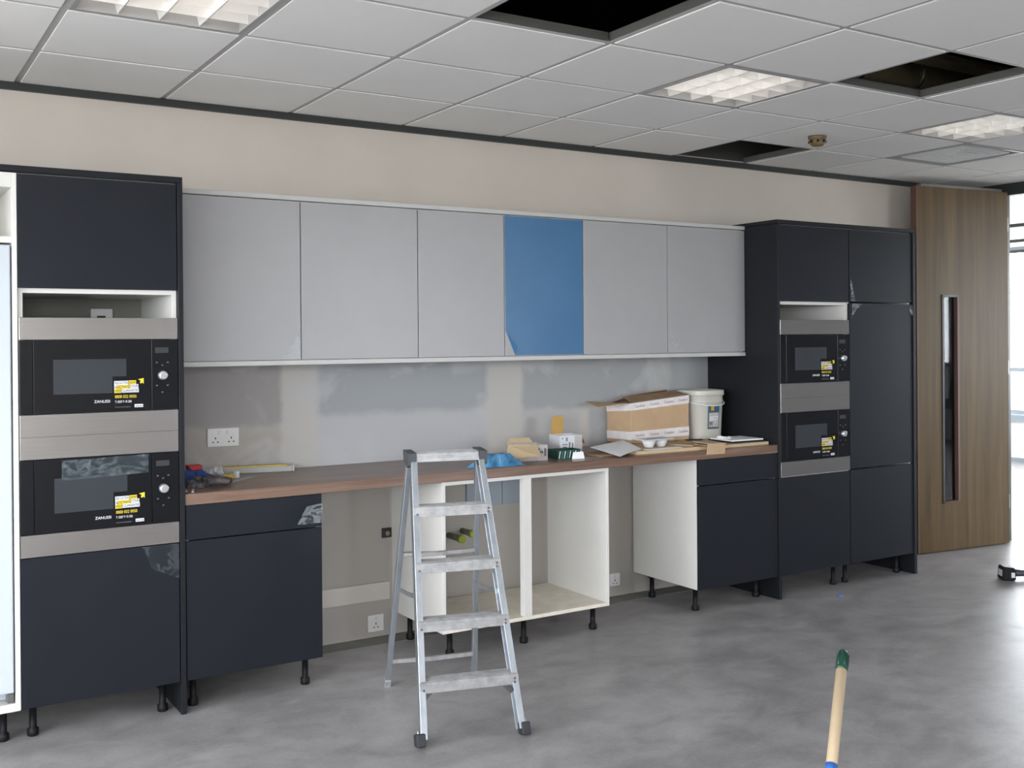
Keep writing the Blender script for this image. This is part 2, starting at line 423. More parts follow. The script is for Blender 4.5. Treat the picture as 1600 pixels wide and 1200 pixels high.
# bare strip of floor at the foot of the wall
struct('trim_4', MB().box(.95, 5.9, -.135, 0, 0, .0012, 'screed'))
# windows
def window(name, axis, pos, a0, a1, z0, z1, n, m='white', glass=False, transom=None, fw=.05):
    mb = MB()
    def bx(a, b, za, zb_):
        if axis == 'x': mb.box(pos-.03, pos+.03, a, b, za, zb_, m)
        else: mb.box(a, b, pos-.03, pos+.03, za, zb_, m)
    bx(a0, a1, z0, z0+fw); bx(a0, a1, z1-fw, z1)
    for i in range(n+1):
        a = a0+(a1-a0)*i/n; bx(max(a0, a-fw/2), min(a1, a+fw/2), z0+fw, z1-fw)
    if transom: bx(a0, a1, transom-fw/2, transom+fw/2)
    o = struct(name, mb)
    if glass:
        zs = [z0+fw, transom-fw/2, transom+fw/2, z1-fw] if transom else [z0+fw, z1-fw]
        for i in range(n):
            b0 = a0+(a1-a0)*i/n+fw/2; b1 = a0+(a1-a0)*(i+1)/n-fw/2
            for za, zc in zip(zs[::2], zs[1::2]):
                g = MB()
                if axis == 'x': g.quad([(pos, b0, za), (pos, b1, za), (pos, b1, zc), (pos, b0, zc)], 'glass')
                g.obj('window_pane', o, (0, 0, 0))
    return o
window('window_1', 'x', XL-.1, -7.9, -.5, .85, 2.50, 5)
window('window_2', 'y', YB-.1, -3.1, -.3, .85, 2.50, 2)
window('added_window_next', 'y', 5.25, 7.4, 11.2, .56, 2.55, 3, 'frame_grey')  # window added only to brighten the next room
window('added_window_corner', 'y', YB-.1, 4.7, 6.8, .85, 2.50, 2)  # unseen window added to brighten the right part of the room
window('window_3', 'x', 11.58, -7.8, 4.9, .56, 2.55, 9, 'frame_grey', True, 1.09)
sill = struct('trim_5', MB().box(11.40, 11.50, -7.9, 5.0, .485, .56, 'frame_grey'))
sk = struct('trim_6', MB().box(11.47, 11.50, -7.9, 5.0, 0, .05, 'frame_grey'))

for k, (x, z) in enumerate(((8.4, 2.44), (9.6, 2.42), (10.6, 2.40))):
    tk = thing('lighting_track', 'thin dark suspended track in the next room, '+('nearest', 'middle', 'farthest')[k]+' one', 'track', (x, 1.2, z), 'suspended tracks')
    part('rail', MB().box(x-.02, x+.02, -2.5, 4.6, z, z+.03, 'frame_black'), tk)
    for y in (-1.5, 1.0, 3.5): part('drop_wire', MB().box(x-.003, x+.003, y-.003, y+.003, z+.03, 2.60, 'frame_black'), tk)
# doorway and its frame in the right-hand wall
fr = MB(); fr.box(XR-.005, 6.975, -.282, -.262, 0, 2.513, 'frame_black').box(XR-.012, 6.98, -1.30, -1.27, 0, 2.513, 'frame_black').box(XR-.012, 6.98, -1.30, -.262, 2.513, 2.60, 'frame_black')
dfr = struct('trim_7', fr)
# ------------------------------------------------------------------ timber door leaf, swung open against the back wall
def pt(t, dpt): # along the leaf (0 free edge, 1 hinge edge), depth away from camera
    a, b = Vector((5.985, -.240, 0)), Vector((6.850, -.345, 0)); d = (b-a); n_ = Vector((-d.y, d.x, 0)).normalized()
    return a+d*t+n_*dpt
door = bpy.data.objects.new('door_1', None); COL.objects.link(door); door['kind'] = 'structure'; door.location = (6.85, -.345, 0); OFF['door_1'] = (6.85, -.345, 0)
def leaf(mb, t0, t1, z0, z1, d0, d1, m, bev=.001):
    p = []
    for z in (z0, z1):
        for t, d in ((t0, d0), (t1, d0), (t1, d1), (t0, d1)): q = pt(t, d); p.append((q.x, q.y, z))
    mb.hexa(p, m, bev); return mb
gl0, gl1, gz0, gz1 = .252, .438, .335, 1.785
mb = MB()
for a, b, z0, z1 in ((0, gl0, .008, 2.53), (gl1, 1, .008, 2.53), (gl0, gl1, .008, gz0), (gl0, gl1, gz1, 2.53)): leaf(mb, a, b, z0, z1, 0, .052, 'veneer', 0)
part('door_leaf', mb, door)
mb = MB(); leaf(mb, -.012, 0, .008, 2.53, 0, .052, 'veneeredge', 0); part('edge_strip', mb, door, 'darker red-brown strip at the free edge')  # narrow strip, redder and darker than the leaf
mb = MB(); q = .02
leaf(mb, gl0, gl1, gz1-.015, gz1, -.006, .05, 'frame_black', 0); leaf(mb, gl0, gl1, gz0, gz0+.015, -.006, .05, 'veneer', 0)
leaf(mb, gl0, gl0+q, gz0, gz1, -.006, .05, 'frame_black', 0); leaf(mb, gl1-q, gl1, gz0, gz1, -.006, .05, 'veneeredge', 0)
part('glazing_bead', mb, door)
mb = MB(); leaf(mb, gl0+q, gl1-q, gz0+.015, gz1-.015, .022, .028, 'glass', 0); part('vision_panel', mb, door)
mb = MB(); leaf(mb, .05, .95, 2.532, 2.55, .01, .04, 'steeldull', 0); part('door_closer_arm', mb, door)
for z in (.3, 1.27, 2.3):
    h = MB(); p = pt(1.0, .03); h.box(p.x-.002, p.x+.035, p.y-.012, p.y+.012, z-.05, z+.05, 'steeldull', .001); part('hinge', h, door)

# ------------------------------------------------------------------ ceiling fittings
def ceiling_light(c, j, label, grp=None):
    x0, x1 = .398+.6*c+.013, .398+.6*(c+1)-.013; y1, y0 = GY[j]-.013, GY[j+1]+.013
    t = thing('ceiling_light', label, 'ceiling light', ((x0+x1)/2, (y0+y1)/2, HC), grp)
    z = HC
    f = MB()
    for a in ((x0, x1, y0, y0+.014), (x0, x1, y1-.014, y1), (x0, x0+.014, y0+.014, y1-.014), (x1-.014, x1, y0+.014, y1-.014)):
        f.box(*a, z-.004, z+.07, 'lightbody')
    part('frame', f, t)
    part('housing', MB().box(x0, x1, y0, y1, z+.07, z+.078, 'white'), t)
    ix0, ix1, iy0, iy1 = x0+.014, x1-.014, y0+.014, y1-.014
    lo = MB()
    for k in range(1, 4):
        X_ = ix0+(ix1-ix0)*k/4
        lo.hexa([(X_-.002, iy0, z), (X_+.002, iy0, z), (X_+.002, iy1, z), (X_-.002, iy1, z), (X_-.014, iy0, z+.045), (X_+.014, iy0, z+.045), (X_+.014, iy1, z+.045), (X_-.014, iy1, z+.045)], 'louvre')
    part('louvre_spine', lo, t)
    lv = MB()
    for k in range(1, 5):
        Y_ = iy0+(iy1-iy0)*k/5
        lv.hexa([(ix0, Y_-.001, z), (ix1, Y_-.001, z), (ix1, Y_+.001, z), (ix0, Y_+.001, z), (ix0, Y_-.008, z+.04), (ix1, Y_-.008, z+.04), (ix1, Y_+.008, z+.04), (ix0, Y_+.008, z+.04)], 'louvre')
    part('louvre_blade', lv, t)
    for k in range(4):
        X_ = ix0+(ix1-ix0)*(k+.5)/4
        part('tube', MB().tube([(X_, iy0+.02, z+.056), (X_, iy1-.02, z+.056)], .008, 'tube', 8), t)
ceiling_light(0, 2, 'square louvred ceiling light, nearest one, above the left oven tower')
ceiling_light(4, 2, 'square louvred ceiling light between two missing ceiling tiles, middle one')
ceiling_light(7, 2, 'square louvred ceiling light at the right edge, farthest of the three')
for k, (c, j) in enumerate(sorted(FILL_LIGHTS)): ceiling_light(c, j, 'unseen louvred fill light added behind the camera', 'added fill lights behind the camera')
# air diffuser
c, j = 8, 1; x0, x1, y1, y0 = .398+.6*c+.013, .398+.6*(c+1)-.013, GY[j]-.013, GY[j+1]+.013
t = thing('ceiling_vent', 'white square slatted air diffuser behind the farthest ceiling light', 'air vent', ((x0+x1)/2, (y0+y1)/2, HC))
f = MB()
for a in ((x0, x1, y0, y0+.02), (x0, x1, y1-.02, y1), (x0, x0+.02, y0+.02, y1-.02), (x1-.02, x1, y0+.02, y1-.02)): f.box(*a, HC-.004, HC+.03, 'lightbody')
part('frame', f, t); part('backing', MB().box(x0, x1, y0, y1, HC+.03, HC+.035, 'grid'), t)
for k in range(1, 6):
    i_ = .02+.045*k; s_ = MB()
    for a in ((x0+i_, x1-i_, y0+i_, y0+i_+.012), (x0+i_, x1-i_, y1-i_-.012, y1-i_), (x0+i_, x0+i_+.012, y0+i_+.012, y1-i_-.012), (x1-i_-.012, x1-i_, y0+i_+.012, y1-i_-.012)):
        s_.box(*a, HC-.003, HC+.031, 'white')
    part('slat', s_, t)
# smoke detector
cx, cy = 4.285, -.885
t = thing('smoke_detector', 'small yellowed smoke detector on the ceiling near the dark gap', 'smoke detector', (cx, cy, HC))
def lathe(cx, cy, prof, m, n=20, mb=None):
    mb = mb or MB(); mb.loft([[(cx+r*math.cos(2*PI*k/n), cy+r*math.sin(2*PI*k/n), z) for k in range(n)] for r, z in prof], m); return mb
part('mounting_base', lathe(cx, cy, [(.050, 2.5965), (.050, 2.585), (.046, 2.578)], 'detector'), t)
part('sensor_head', lathe(cx, cy, [(.046, 2.578), (.045, 2.56), (.030, 2.545), (.012, 2.543)], 'detector'), t)
for k in range(8):
    a = 2*PI*k/8; part('slot', MB().rbox(cx+.045*math.cos(a), cy+.045*math.sin(a), 2.560, .008, .014, .012, a, 'black'), t)
# services seen through the missing tiles
t = thing('ventilation_duct', 'dim foil-wrapped duct in the void above the right missing tile', 'duct', (3.9, -1.52, 2.725))
part('duct_sleeve', MB().tube([(3.0, -1.52, 2.80), (6.0, -1.52, 2.80)], .075, 'duct', 16), t)
for x in (3.45, 3.85, 4.25, 4.65): part('clip', MB().tube([(x, -1.52, 2.80), (x+.015, -1.52, 2.80)], .082, 'steeldull', 16), t)
for x in (3.6, 4.9): part('hanger', MB().box(x, x+.02, -1.525, -1.515, 2.87, 3.2, 'steeldull'), t)
t = thing('cable_tray', 'dim metal cable tray in the void beside the foil duct', 'cable tray', (3.9, -1.81, 2.76))
part('tray', MB().box(3.1, 4.9, -1.86, -1.76, 2.76, 2.763, 'duct').box(3.1, 4.9, -1.86, -1.857, 2.763, 2.79, 'duct').box(3.1, 4.9, -1.763, -1.76, 2.763, 2.79, 'duct'), t)
for x in (3.3, 4.6): part('hanger', MB().box(x, x+.01, -1.815, -1.805, 2.763, 3.2, 'steeldull'), t)

# ------------------------------------------------------------------ cupboards
def leg(x, y, top, parent, name='leg'):
    mb = MB(); n = 10
    def ring(r, z): return [(x+r*math.cos(2*PI*k/n), y+r*math.sin(2*PI*k/n), z) for k in range(n)]
    mb.loft([ring(.019, 0), ring(.021, .004), ring(.021, .026), ring(.0135, .032), ring(.0135, top-.02), ring(.026, top-.014), ring(.026, top)], 'black')
    return part(name, mb, parent)
def carcass(parent, x0, x1, z0, z1, y0=-.571, yb=-.02, shelves=(), m='carc', open_top=False, back=True, name='carcass'):
    t = .018; mb = MB()
    mb.box(x0, x0+t, y0, yb, z0, z1, m, .001).box(x1-t, x1, y0, yb, z0, z1, m, .001).box(x0+t, x1-t, y0, yb, z0, z0+t, m)
    if not open_top: mb.box(x0+t, x1-t, y0, yb, z1-t, z1, m)
    if back: mb.box(x0+t, x1-t, yb-.03, yb-.022, z0+t, z1-t, m)
    for s in shelves: mb.box(x0+t, x1-t, y0+.001, yb-.03, s, s+t, m)
    M.setdefault('bounce_dim', mottled('brown_bounce_dimmer', (.16, .11, .065), (.26, .19, .12), 30, .9)) if 'bounce_dim' not in M else None
    part('underside', MB().box(x0+.001, x1-.001, y0+.001, yb-.001, z0-.0012, z0-.0001, 'bounce_dim'), parent) if z0 < .5 else None  # added brown sheet, dims light bounced beneath the cupboards
    return part(name, mb, parent)
def front(parent, x0, x1, z0, z1, m='dark', name='door', y=YF, g=.0018):
    return part(name, B(x0+g, x1-g, y, y+.018, z0+g, z1-g, m, .0008), parent)

# left end: fridge housing and fridge
t = thing('fridge_housing', 'white open-fronted fridge housing at the left edge, beside the oven tower', 'cabinet', (-.0, -.3, 0))
mb = MB(); mb.box(.303, .321, YF-.0, -.02, ZB, 2.133, 'carc', .001).box(-.30, -.282, YF, -.02, ZB, 2.133, 'carc', .001).box(-.282, .303, YF, -.02, ZB, ZB+.03, 'carc').box(-.282, .303, YF, -.02, 2.078, 2.133, 'carc').box(-.282, .303, YF, -.02, 1.872, 1.895, 'carc').box(-.282, .303, -.05, -.04, ZB+.03, 2.078, 'carcdust')
part('carcass', mb, t)
for x, y in ((.27, -.5), (-.25, -.5), (.27, -.1), (-.25, -.1)): leg(x, y, ZB, t)
t = thing('fridge', 'white integrated fridge standing in its housing at the left edge', 'fridge', (0, -.3, .16))
part('body', B(-.275, .296, -.53, -.06, .162, 1.868, 'white_app'), t)
fd = part('door', B(-.277, .298, YF-.004, -.535, .20, 1.864, 'white_app', .004), t)
part('seal', MB().box(-.275, .296, -.535, -.53, .20, 1.864, 'darkgrey'), t)
part('hinge', MB().box(.275, .298, YF+.005, -.54, .164, .198, 'steeldull', .002), t)

def tall_panel(x0, x1, z1, label):
    return solo('end_panel', B(x0, x1, YF-.006, -.012, 0, z1, 'darkedge', .001), label, 'cabinet panel', ((x0+x1)/2, -.3, 0))
# left oven tower
def tower(x0, x1, label, ztop, open_niche=True):
    t = thing('oven_tower', label, 'cabinet', ((x0+x1)/2, -.3, 0))
    tt = .018; mb = MB()
    mb.box(x0, x0+tt, -.571, -.02, ZB, ztop, 'carc').box(x1-tt, x1, -.571, -.02, ZB, ztop, 'carc').box(x0+tt, x1-tt, -.571, -.02, ZB, ZB+tt, 'carc').box(x0+tt, x1-tt, -.571, -.02, ztop-tt, ztop, 'carc')
    for s in (.677, 1.688): mb.box(x0+tt, x1-tt, -.571, -.05, s, s+tt, 'carc')
    mb.box(x0+tt, x1-tt, -.05, -.042, ZB+tt, 1.68, 'nicheback').box(x0+tt, x1-tt, -.05, -.042, 1.68, ztop-tt, 'nicheback')
    part('carcass', mb, t)
    front(t, x0, x1, 1.704, ztop-.002); front(t, x0, x1, ZB, .694)
    for x, y in ((x0+.05, -.5), (x1-.05, -.5), (x0+.05, -.1), (x1-.05, -.1)): leg(x, y, ZB, t)
    return t
tl = tower(.323, .907, 'left dark grey oven tower beside the white fridge', 2.135)
tall_panel(.909, .929, 2.137, 'tall dark grey end panel between left oven tower and low cupboard')
solo('top_panel', B(-.32, .929, YF-.006, -.012, 2.137, 2.161, 'darkedge'), 'dark grey top panel capping the left oven tower and fridge', 'cabinet panel', (.3, -.3, 2.137))
# socket at the back of the niche
t = thing('wall_socket', 'white socket inside the open gap above the left upper microwave', 'socket', (.72, -.012, 1.60))
part('plate', B(.675, .765, -.062, -.05, 1.56, 1.645, 'socket'), t); part('socket_hole', MB().box(.70, .735, -.0635, -.0618, 1.60, 1.615, 'inkblack'), t)

# microwave
def microwave(x0, z0, label):
    W_ = .581; y = YF-.004
    t = thing('microwave', label, 'microwave', (x0, y, z0), None)
    def P(a, b, c, d, m, th=.02, pr=0., bev=.001): return MB().box(x0+a, x0+b, y-pr, y+th, z0+c, z0+d, m, bev)
    part('body', MB().box(x0+.03, x0+W_-.03, y+.02, y+.36, z0+.055, z0+.43, 'darkgrey'), t)
    part('trim_strip', P(0, W_, .366, .450, 'steel'), t); part('trim_strip', P(0, W_, .0, .084, 'steel'), t)
    part('side_strip', P(0, .046, .086, .364, 'blackglass'), t)
    d = part('door', P(.048, .476, .086, .364, 'blackglass'), t)
    part('window', P(.117, .382, .158, .290, 'ovenwin', -.0004, .0006, 0), d)
    l = text('logo', 'ZANUSSI', .0155, (x0+.262, y-.0006, z0+.121), (1, 0, 0), (0, 0, 1), 'whitep', d, .058)
    c = part('control_panel', P(.478, W_, .086, .364, 'blackglass'), t)
    part('display', P(.492, .544, .311, .333, 'display', -.0002, .0006, 0), c)
    k = MB(); n = 20; kx, kz = x0+.521, z0+.222
    k.loft([[(kx+r*math.cos(2*PI*i/n), yy, kz+r*math.sin(2*PI*i/n)) for i in range(n)] for r, yy in ((.019, y), (.019, y-.006), (.0165, y-.018), (.013, y-.02))], 'knob')
    part('knob', k, c)
    for bx_, bz_ in ((.498, .273), (.540, .273), (.519, .262), (.498, .182), (.540, .182), (.519, .155)):
        part('button', P(bx_-.004, bx_+.004, bz_-.003, bz_+.003, 'btn', -.0002, .0006, 0), c)
    s = part('sticker', P(.330, .462, .094, .222, 'blackglass', -.0003, .0007, 0), d)
    e = .0016
    def blk(a, b, c_, d_, m): part('printed_block', MB().box(x0+a, x0+b, y-e, y-.0007, z0+c_, z0+d_, m), s) if 0 else BL.box(x0+a, x0+b, y-e, y-.0007, z0+c_, z0+d_, m)
    BL = MB()
    blk(.336, .388, .188, .204, 'whitep'); blk(.390, .418, .189, .205, 'yellow'); blk(.336, .345, .172, .187, 'whitep')
    blk(.347, .394, .173, .188, 'yellow'); blk(.396, .426, .175, .190, 'whitep'); blk(.336, .362, .157, .172, 'yellow'); blk(.364, .428, .158, .174, 'whitep')
    BL.faces([(x0+.425, y-e, z0+.209), (x0+.447, y-e, z0+.213), (x0+.447, y-e, z0+.190), (x0+.441, y-e, z0+.196), (x0+.436, y-e, z0+.191), (x0+.432, y-e, z0+.196), (x0+.436, y-e, z0+.203)], [tuple(range(7))], 'yellow')
    BL.box(x0+.412, x0+.444, y-e, y-.0007, z0+.099, z0+.111, 'whitep')
    pr_ = part('print', BL, s); pr_['kind'] = 'stuff'
    ox = 1
    for st, a, z_, wd, sz, m_ in (('REGISTER', .338, .191, .048, .0145, 'inkblack'), ('NOW', .392, .192, .024, .0145, 'inkblack'), ('&', .337, .175, .007, .013, 'inkblack'), ('ACTIVATE', .349, .1755, .043, .0145, 'inkblack'), ('YOUR', .398, .178, .026, .0145, 'inkblack'),
            ('FREE', .338, .160, .022, .0145, 'inkblack'), ('GUARANTEE', .366, .161, .060, .0145, 'inkblack'),
            ('0800 032 0050', .338, .137, .080, .0165, 'yellow'), ('T: 0207 9 10 300', .338, .1185, .062, .013, 'whitep'), ('zanussi.co.uk/register', .338, .100, .060, .008, 'markgrey'), ('zanussi', .414, .102, .028, .010, 'inkblack')):
        text('lettering', st, sz, (x0+a, y-e-.0003, z0+z_), (1, 0, 0), (0, 0, 1), m_, s, wd, .0003)
    return t
mw = microwave(.325, 1.145, 'upper microwave in the left oven tower, steel strips and yellow sticker')
def mcopy(x, z, label):
    o = copy_tree(mw, None, (x, YF-.004, z)); o['label'] = label; return o
m2 = mcopy(.325, .695, 'lower microwave in the left oven tower, loose film on its door')
m3 = mcopy(4.292, 1.149, 'upper microwave in the right oven tower, small in view')
m4 = mcopy(4.292, .699, 'lower microwave in the right oven tower, just above worktop height')
for o in (mw, m2, m3, m4): o['group'] = 'built-in microwaves'
def sheet(name, cs, m, parent, nx=14, nz=8, amp=.004, seed=1, y=YF, label=None, wavy=True):
    """thin wrinkled film hanging in front of a panel: four corners in x,z"""
    rnd = random.Random(seed); ph = [rnd.uniform(0, 6) for _ in range(6)]; vs = []; fs = []
    for j in range(nz+1):
        for i in range(nx+1):
            u, v = i/nx, j/nz
            a = [cs[0][k]*(1-u)+cs[1][k]*u for k in (0, 1)]; b = [cs[3][k]*(1-u)+cs[2][k]*u for k in (0, 1)]
            X_, Z_ = a[0]*(1-v)+b[0]*v, a[1]*(1-v)+b[1]*v
            d = amp*(.6+.4*math.sin(11*u+5*v+ph[0])*math.sin(7*v+9*u*v+ph[1])+.3*math.sin(23*u-13*v+ph[2]))
            vs.append((X_, y-.0012-abs(d), Z_))
    for j in range(nz):
        for i in range(nx): k = j*(nx+1)+i; fs.append((k, k+1, k+nx+2, k+nx+1))
    mb = MB(); mb.faces(vs, fs, m)
    for f in mb.bm.faces: f.smooth = True
    return part(name, mb, parent, label)
d2 = [o for o in kids(m2) if o.name.startswith('door')][0]
sheet('protective_film', [(.468, .975), (.787, .985), (.787, 1.058), (.468, 1.052)], 'filmgrey', d2, amp=.005, seed=3, y=YF-.005, label='loose creased translucent film')
dd = [o for o in kids(tl) if o.name.startswith('door')]
sheet('protective_film', [(.80, .60), (.905, .55), (.905, .69), (.76, .69)], 'filmfaint', dd[1], amp=.003, seed=5, y=YF-.001)

# left low cupboard
t = thing('base_cabinet', 'dark grey low cupboard with drawer, beside the left oven tower', 'cabinet', (1.22, -.3, 0))
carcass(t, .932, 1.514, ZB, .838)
dr = front(t, .932, 1.5145, .6965, .8385, name='drawer'); dz = front(t, .932, 1.5145, ZB, .6955)
sheet('protective_film', [(1.40, .715), (1.5135, .715), (1.5135, .80), (1.44, .79)], 'film', dr, amp=.009, seed=8, label='crumpled clear film at drawer corner')
for x, y in ((.98, -.5), (1.466, -.50), (.98, -.1), (1.466, -.1)): leg(x, y, ZB, t)
# right low cupboard
t = thing('base_cabinet', 'dark grey low cupboard with white side, beside the right oven tower', 'cabinet', (3.96, -.3, 0))
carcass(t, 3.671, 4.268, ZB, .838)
front(t, 3.671, 4.269, .6965, .8385, name='drawer'); front(t, 3.671, 4.269, ZB, .6955)
for x, y in ((3.715, -.135), (3.722, -.50), (4.22, -.46), (4.22, -.13)): leg(x, y, ZB, t)
# sink cabinet without doors
x0, x1 = 2.112, 3.078
t = thing('sink_cabinet', 'wide white doorless cabinet carcass under the worktop, behind the stepladder', 'cabinet', (2.6, -.3, 0))
mb = MB(); mb.box(x0, x0+.018, -.571, -.03, ZB, .838, 'carc', .001).box(x1-.018, x1, -.571, -.03, ZB, .838, 'carc', .001)
part('side_panels', mb, t) if 0 else None
mb = MB(); mb.box(x0, x0+.018, -.571, -.03, ZB, .838, 'carc', .001); part('side_panel', mb, t)
mb = MB(); mb.box(x1-.018, x1, -.571, -.03, ZB, .838, 'carc', .001); part('side_panel', mb, t)
part('bottom_panel', MB().box(x0+.018, x1-.018, -.571, -.03, ZB, ZB+.018, 'carcdust', .001), t)
part('centre_post', MB().box(2.560, 2.606, -.571, -.535, ZB+.018, .82, 'carc', .001), t)
part('top_rail', MB().box(x0+.018, x1-.018, -.571, -.49, .82, .838, 'carc', .001), t)
part('top_rail', MB().box(x0+.018, x1-.018, -.11, -.03, .82, .838, 'carc', .001), t)
for x, y in ((2.16, -.13), (2.19, -.49), (2.60, -.50), (3.03, -.49), (3.03, -.12)): leg(x, y, ZB, t)
# worktop
wt = solo('worktop', B(.931, 4.270, -.590, -.004, .8395, .8850, 'walnut', .002), 'long walnut worktop running between the two oven towers', 'worktop', (2.6, -.3, .8395))
solo('edging_strip', B(.9295, .9325, -.595, -.55, .838, .880, 'whitecard', 0), 'tiny pale edging strip at the left end of the worktop', 'trim', (.931, -.57, .838)) if 0 else None

# right oven tower and tall cupboard
tall_panel(4.271, 4.290, 2.148, 'tall dark grey end panel at the right end of the worktop')
tr = tower(4.290, 4.876, 'right dark grey oven tower at the far end of the worktop', 2.148)
t = thing('tall_cabinet', 'tall dark grey three-door cupboard right of the right oven tower', 'cabinet', (5.17, -.3, 0))
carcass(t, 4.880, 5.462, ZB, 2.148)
for a, b in ((1.708, 2.146), (.703, 1.702), (ZB, .698)): dx = front(t, 4.880, 5.464, a, b)
for x, y in ((4.93, -.5), (5.41, -.5), (4.93, -.1), (5.41, -.1)): leg(x, y, ZB, t)
ds = [o for o in kids(t) if o.name.startswith('door')]
sheet('protective_film', [(4.890, 1.715), (4.928, 1.715), (4.90, 1.80), (4.884, 1.86)], 'film', ds[0], 6, 8, .008, 2, label='peeling clear film')
sheet('protective_film', [(4.884, 1.60), (4.925, 1.66), (4.99, 1.698), (4.90, 1.698)], 'film', ds[1], 6, 8, .010, 4, label='peeling clear film')
sheet('protective_film', [(5.43, 1.66), (5.46, 1.62), (5.46, 1.69), (5.43, 1.698)], 'film', ds[1], 6, 6, .006, 6)
tall_panel(5.465, 5.489, 2.148, 'tall dark grey end panel beside the timber door')
solo('top_panel', B(4.271, 5.489, YF-.006, -.012, 2.150, 2.172, 'darkedge'), 'dark grey top panel capping the right oven tower and tall cupboard', 'cabinet panel', (4.9, -.3, 2.15))

# wall cupboards
edges = [.931, 1.522, 2.114, 2.6026, 3.094, 3.676, 4.269]
labs = ['pale grey wall cupboard, leftmost, beside the left oven tower', 'pale grey wall cupboard, second from the left, wide door', 'pale grey narrow wall cupboard just left of the blue one',
        'wall cupboard with its door still under blue protective film', 'pale grey wall cupboard just right of the blue one', 'pale grey wall cupboard, rightmost, beside the right oven tower']
for i in range(6):
    a, b = edges[i], edges[i+1]
    t = thing('wall_cabinet', labs[i], 'cabinet', ((a+b)/2, -.16, 1.4136), 'wall cupboards')
    carcass(t, a+.0005, b-.0005, 1.4136, 2.132, YW+.02, -.004)
    d = front(t, a, b, 1.4136, 2.130, 'ldoor', y=YW, g=.0024)
    if i == 3:
        mb = MB(); y_ = YW-.0008; a2, b2 = a+.003, b-.003; zt_, zb_ = 2.127, 1.418
        poly = [(a2, zt_), (b2, zt_), (b2, zb_), (a+.062, zb_), (a2+.002, 1.545)]
        n_ = len(poly); mb.faces([(x, y_, z) for x, z in poly]+[(x, y_+.0006, z) for x, z in poly], [tuple(range(n_)), tuple(range(n_, 2*n_))[::-1]]+[(k, (k+1) % n_, n_+(k+1) % n_, n_+k) for k in range(n_)], 'bluefilm')
        f = part('protective_film', mb, d, 'blue protective film')
        part('peeled_corner', MB().faces([(a2+.002, y_-.001, 1.545), (a+.062, y_-.001, zb_), (a+.075, y_-.012, 1.47), (a+.04, y_-.016, 1.54)], [(0, 1, 2, 3)], 'bluefilm') and (lambda q: (q.faces([(a2+.002, y_-.001, 1.545), (a+.062, y_-.001, zb_), (a+.070, y_-.008, 1.46)], [(0, 1, 2)], 'bluefilm'), q)[1])(MB()), f)
    if i == 0: sheet('protective_film', [(1.425, 1.416), (1.519, 1.416), (1.519, 1.565), (1.49, 1.50)], 'film', d, 8, 8, .006, 11, YW, 'lifting clear film')
    if i == 5: sheet('protective_film', [(3.70, 1.43), (3.76, 1.43), (3.74, 1.50), (3.70, 1.52)], 'film', d, 8, 8, .004, 12, YW)
solo('light_pelmet', B(.931, 4.269, YW-.003, -.004, 1.391, 1.4126, 'lpanel'), 'long pale panel along the underside of the wall cupboards', 'cabinet panel', (2.6, -.17, 1.391))
solo('top_panel', B(.931, 4.269, YW-.003, -.004, 2.1335, 2.155, 'lpanel'), 'long pale panel along the top of the wall cupboards', 'cabinet panel', (2.6, -.17, 2.1335))

# ------------------------------------------------------------------ wall details
def plate(x0, x1, z0, z1, label, double=False, tilt=0.):
    t = thing('wall_socket', label, 'socket', ((x0+x1)/2, 0, z0))
    p = part('plate', B(x0, x1, -.011, -.0005, z0, z1, 'socket', .002), t)
    w_ = x1-x0; h = z1-z0; n = 2 if double else 1
    for k in range(n):
        cx = x0+w_*((k+.5)/n)
        for dx, dz, a, b in ((0, -.003, .0028, .0045), (-.011, -.021, .004, .0025), (.011, -.021, .004, .0025)):
            q = 1 if not double else 1
            part('socket_hole', MB().box(cx+dx-a, cx+dx+a, -.0118, -.0108, (z0+z1)/2+dz-b, (z0+z1)/2+dz+b, 'inkblack'), t)
        part('switch', B(cx-.006+(.018 if double and k == 0 else -.018 if double else 0), cx+.006+(.018 if double and k == 0 else -.018 if double else 0), -.014, -.011, z1-.030, z1-.012, 'whitecard', .001), t)
    return t
plate(1.188, 1.336, 1.010, 1.096, 'white double wall socket above the left end of the worktop', True)
plate(1.985, 2.072, .030, .116, 'white single socket low on the wall left of the stepladder')
plate(3.505, 3.580, .062, .135, 'small white socket low on wall right of the doorless cabinet')
solo('wall_batten', B(.96, 2.108, -.012, -.0005, .185, .275, 'batten'), 'pale horizontal board fixed low on the wall in the appliance gap', 'board', (1.8, 0, .185))
t = thing('back_box', 'small dark recessed cable box on the wall left of the stepladder', 'cable box', (2.095, 0, .50))
part('box_rim', MB().box(2.068, 2.120, -.008, -.0005, .497, .546, 'rubber', .001), t); part('cable_gland', MB().tube([(2.094, -.008, .52), (2.094, -.02, .52)], .012, 'kraftdk', 10), t)
t = thing('service_board', 'blue-grey board high on the wall inside the doorless cabinet', 'board', (2.75, 0, .6))
part('panel', B(2.56, 2.778, -.012, -.0005, .605, .815, 'backboard'), t); part('panel', B(2.781, 2.92, -.012, -.0005, .605, .815, 'backboard'), t)
solo('wall_post', B(3.055, 3.10, -.012, -.0005, .005, .80, 'batten'), 'narrow vertical board on the wall inside the doorless cabinet', 'board', (3.08, 0, 0)) if 0 else None
for (x, z, lab) in ((2.455, .470, 'left grey waste pipe with yellow-green cap inside doorless cabinet'), (2.535, .485, 'right grey waste pipe with yellow-green cap inside doorless cabinet')):
    t = thing('waste_pipe', lab, 'pipe', (x, 0, z), 'capped waste pipes')
    part('pipe', MB().tube([(x, -.0005, z), (x, -.12 if x < 2.5 else -.10, z)], .016, 'pipe', 14), t)
    ye = -.12 if x < 2.5 else -.10
    part('cap', MB().tube([(x, ye, z), (x, ye-.03, z)], .021, 'capgreen', 14), t)

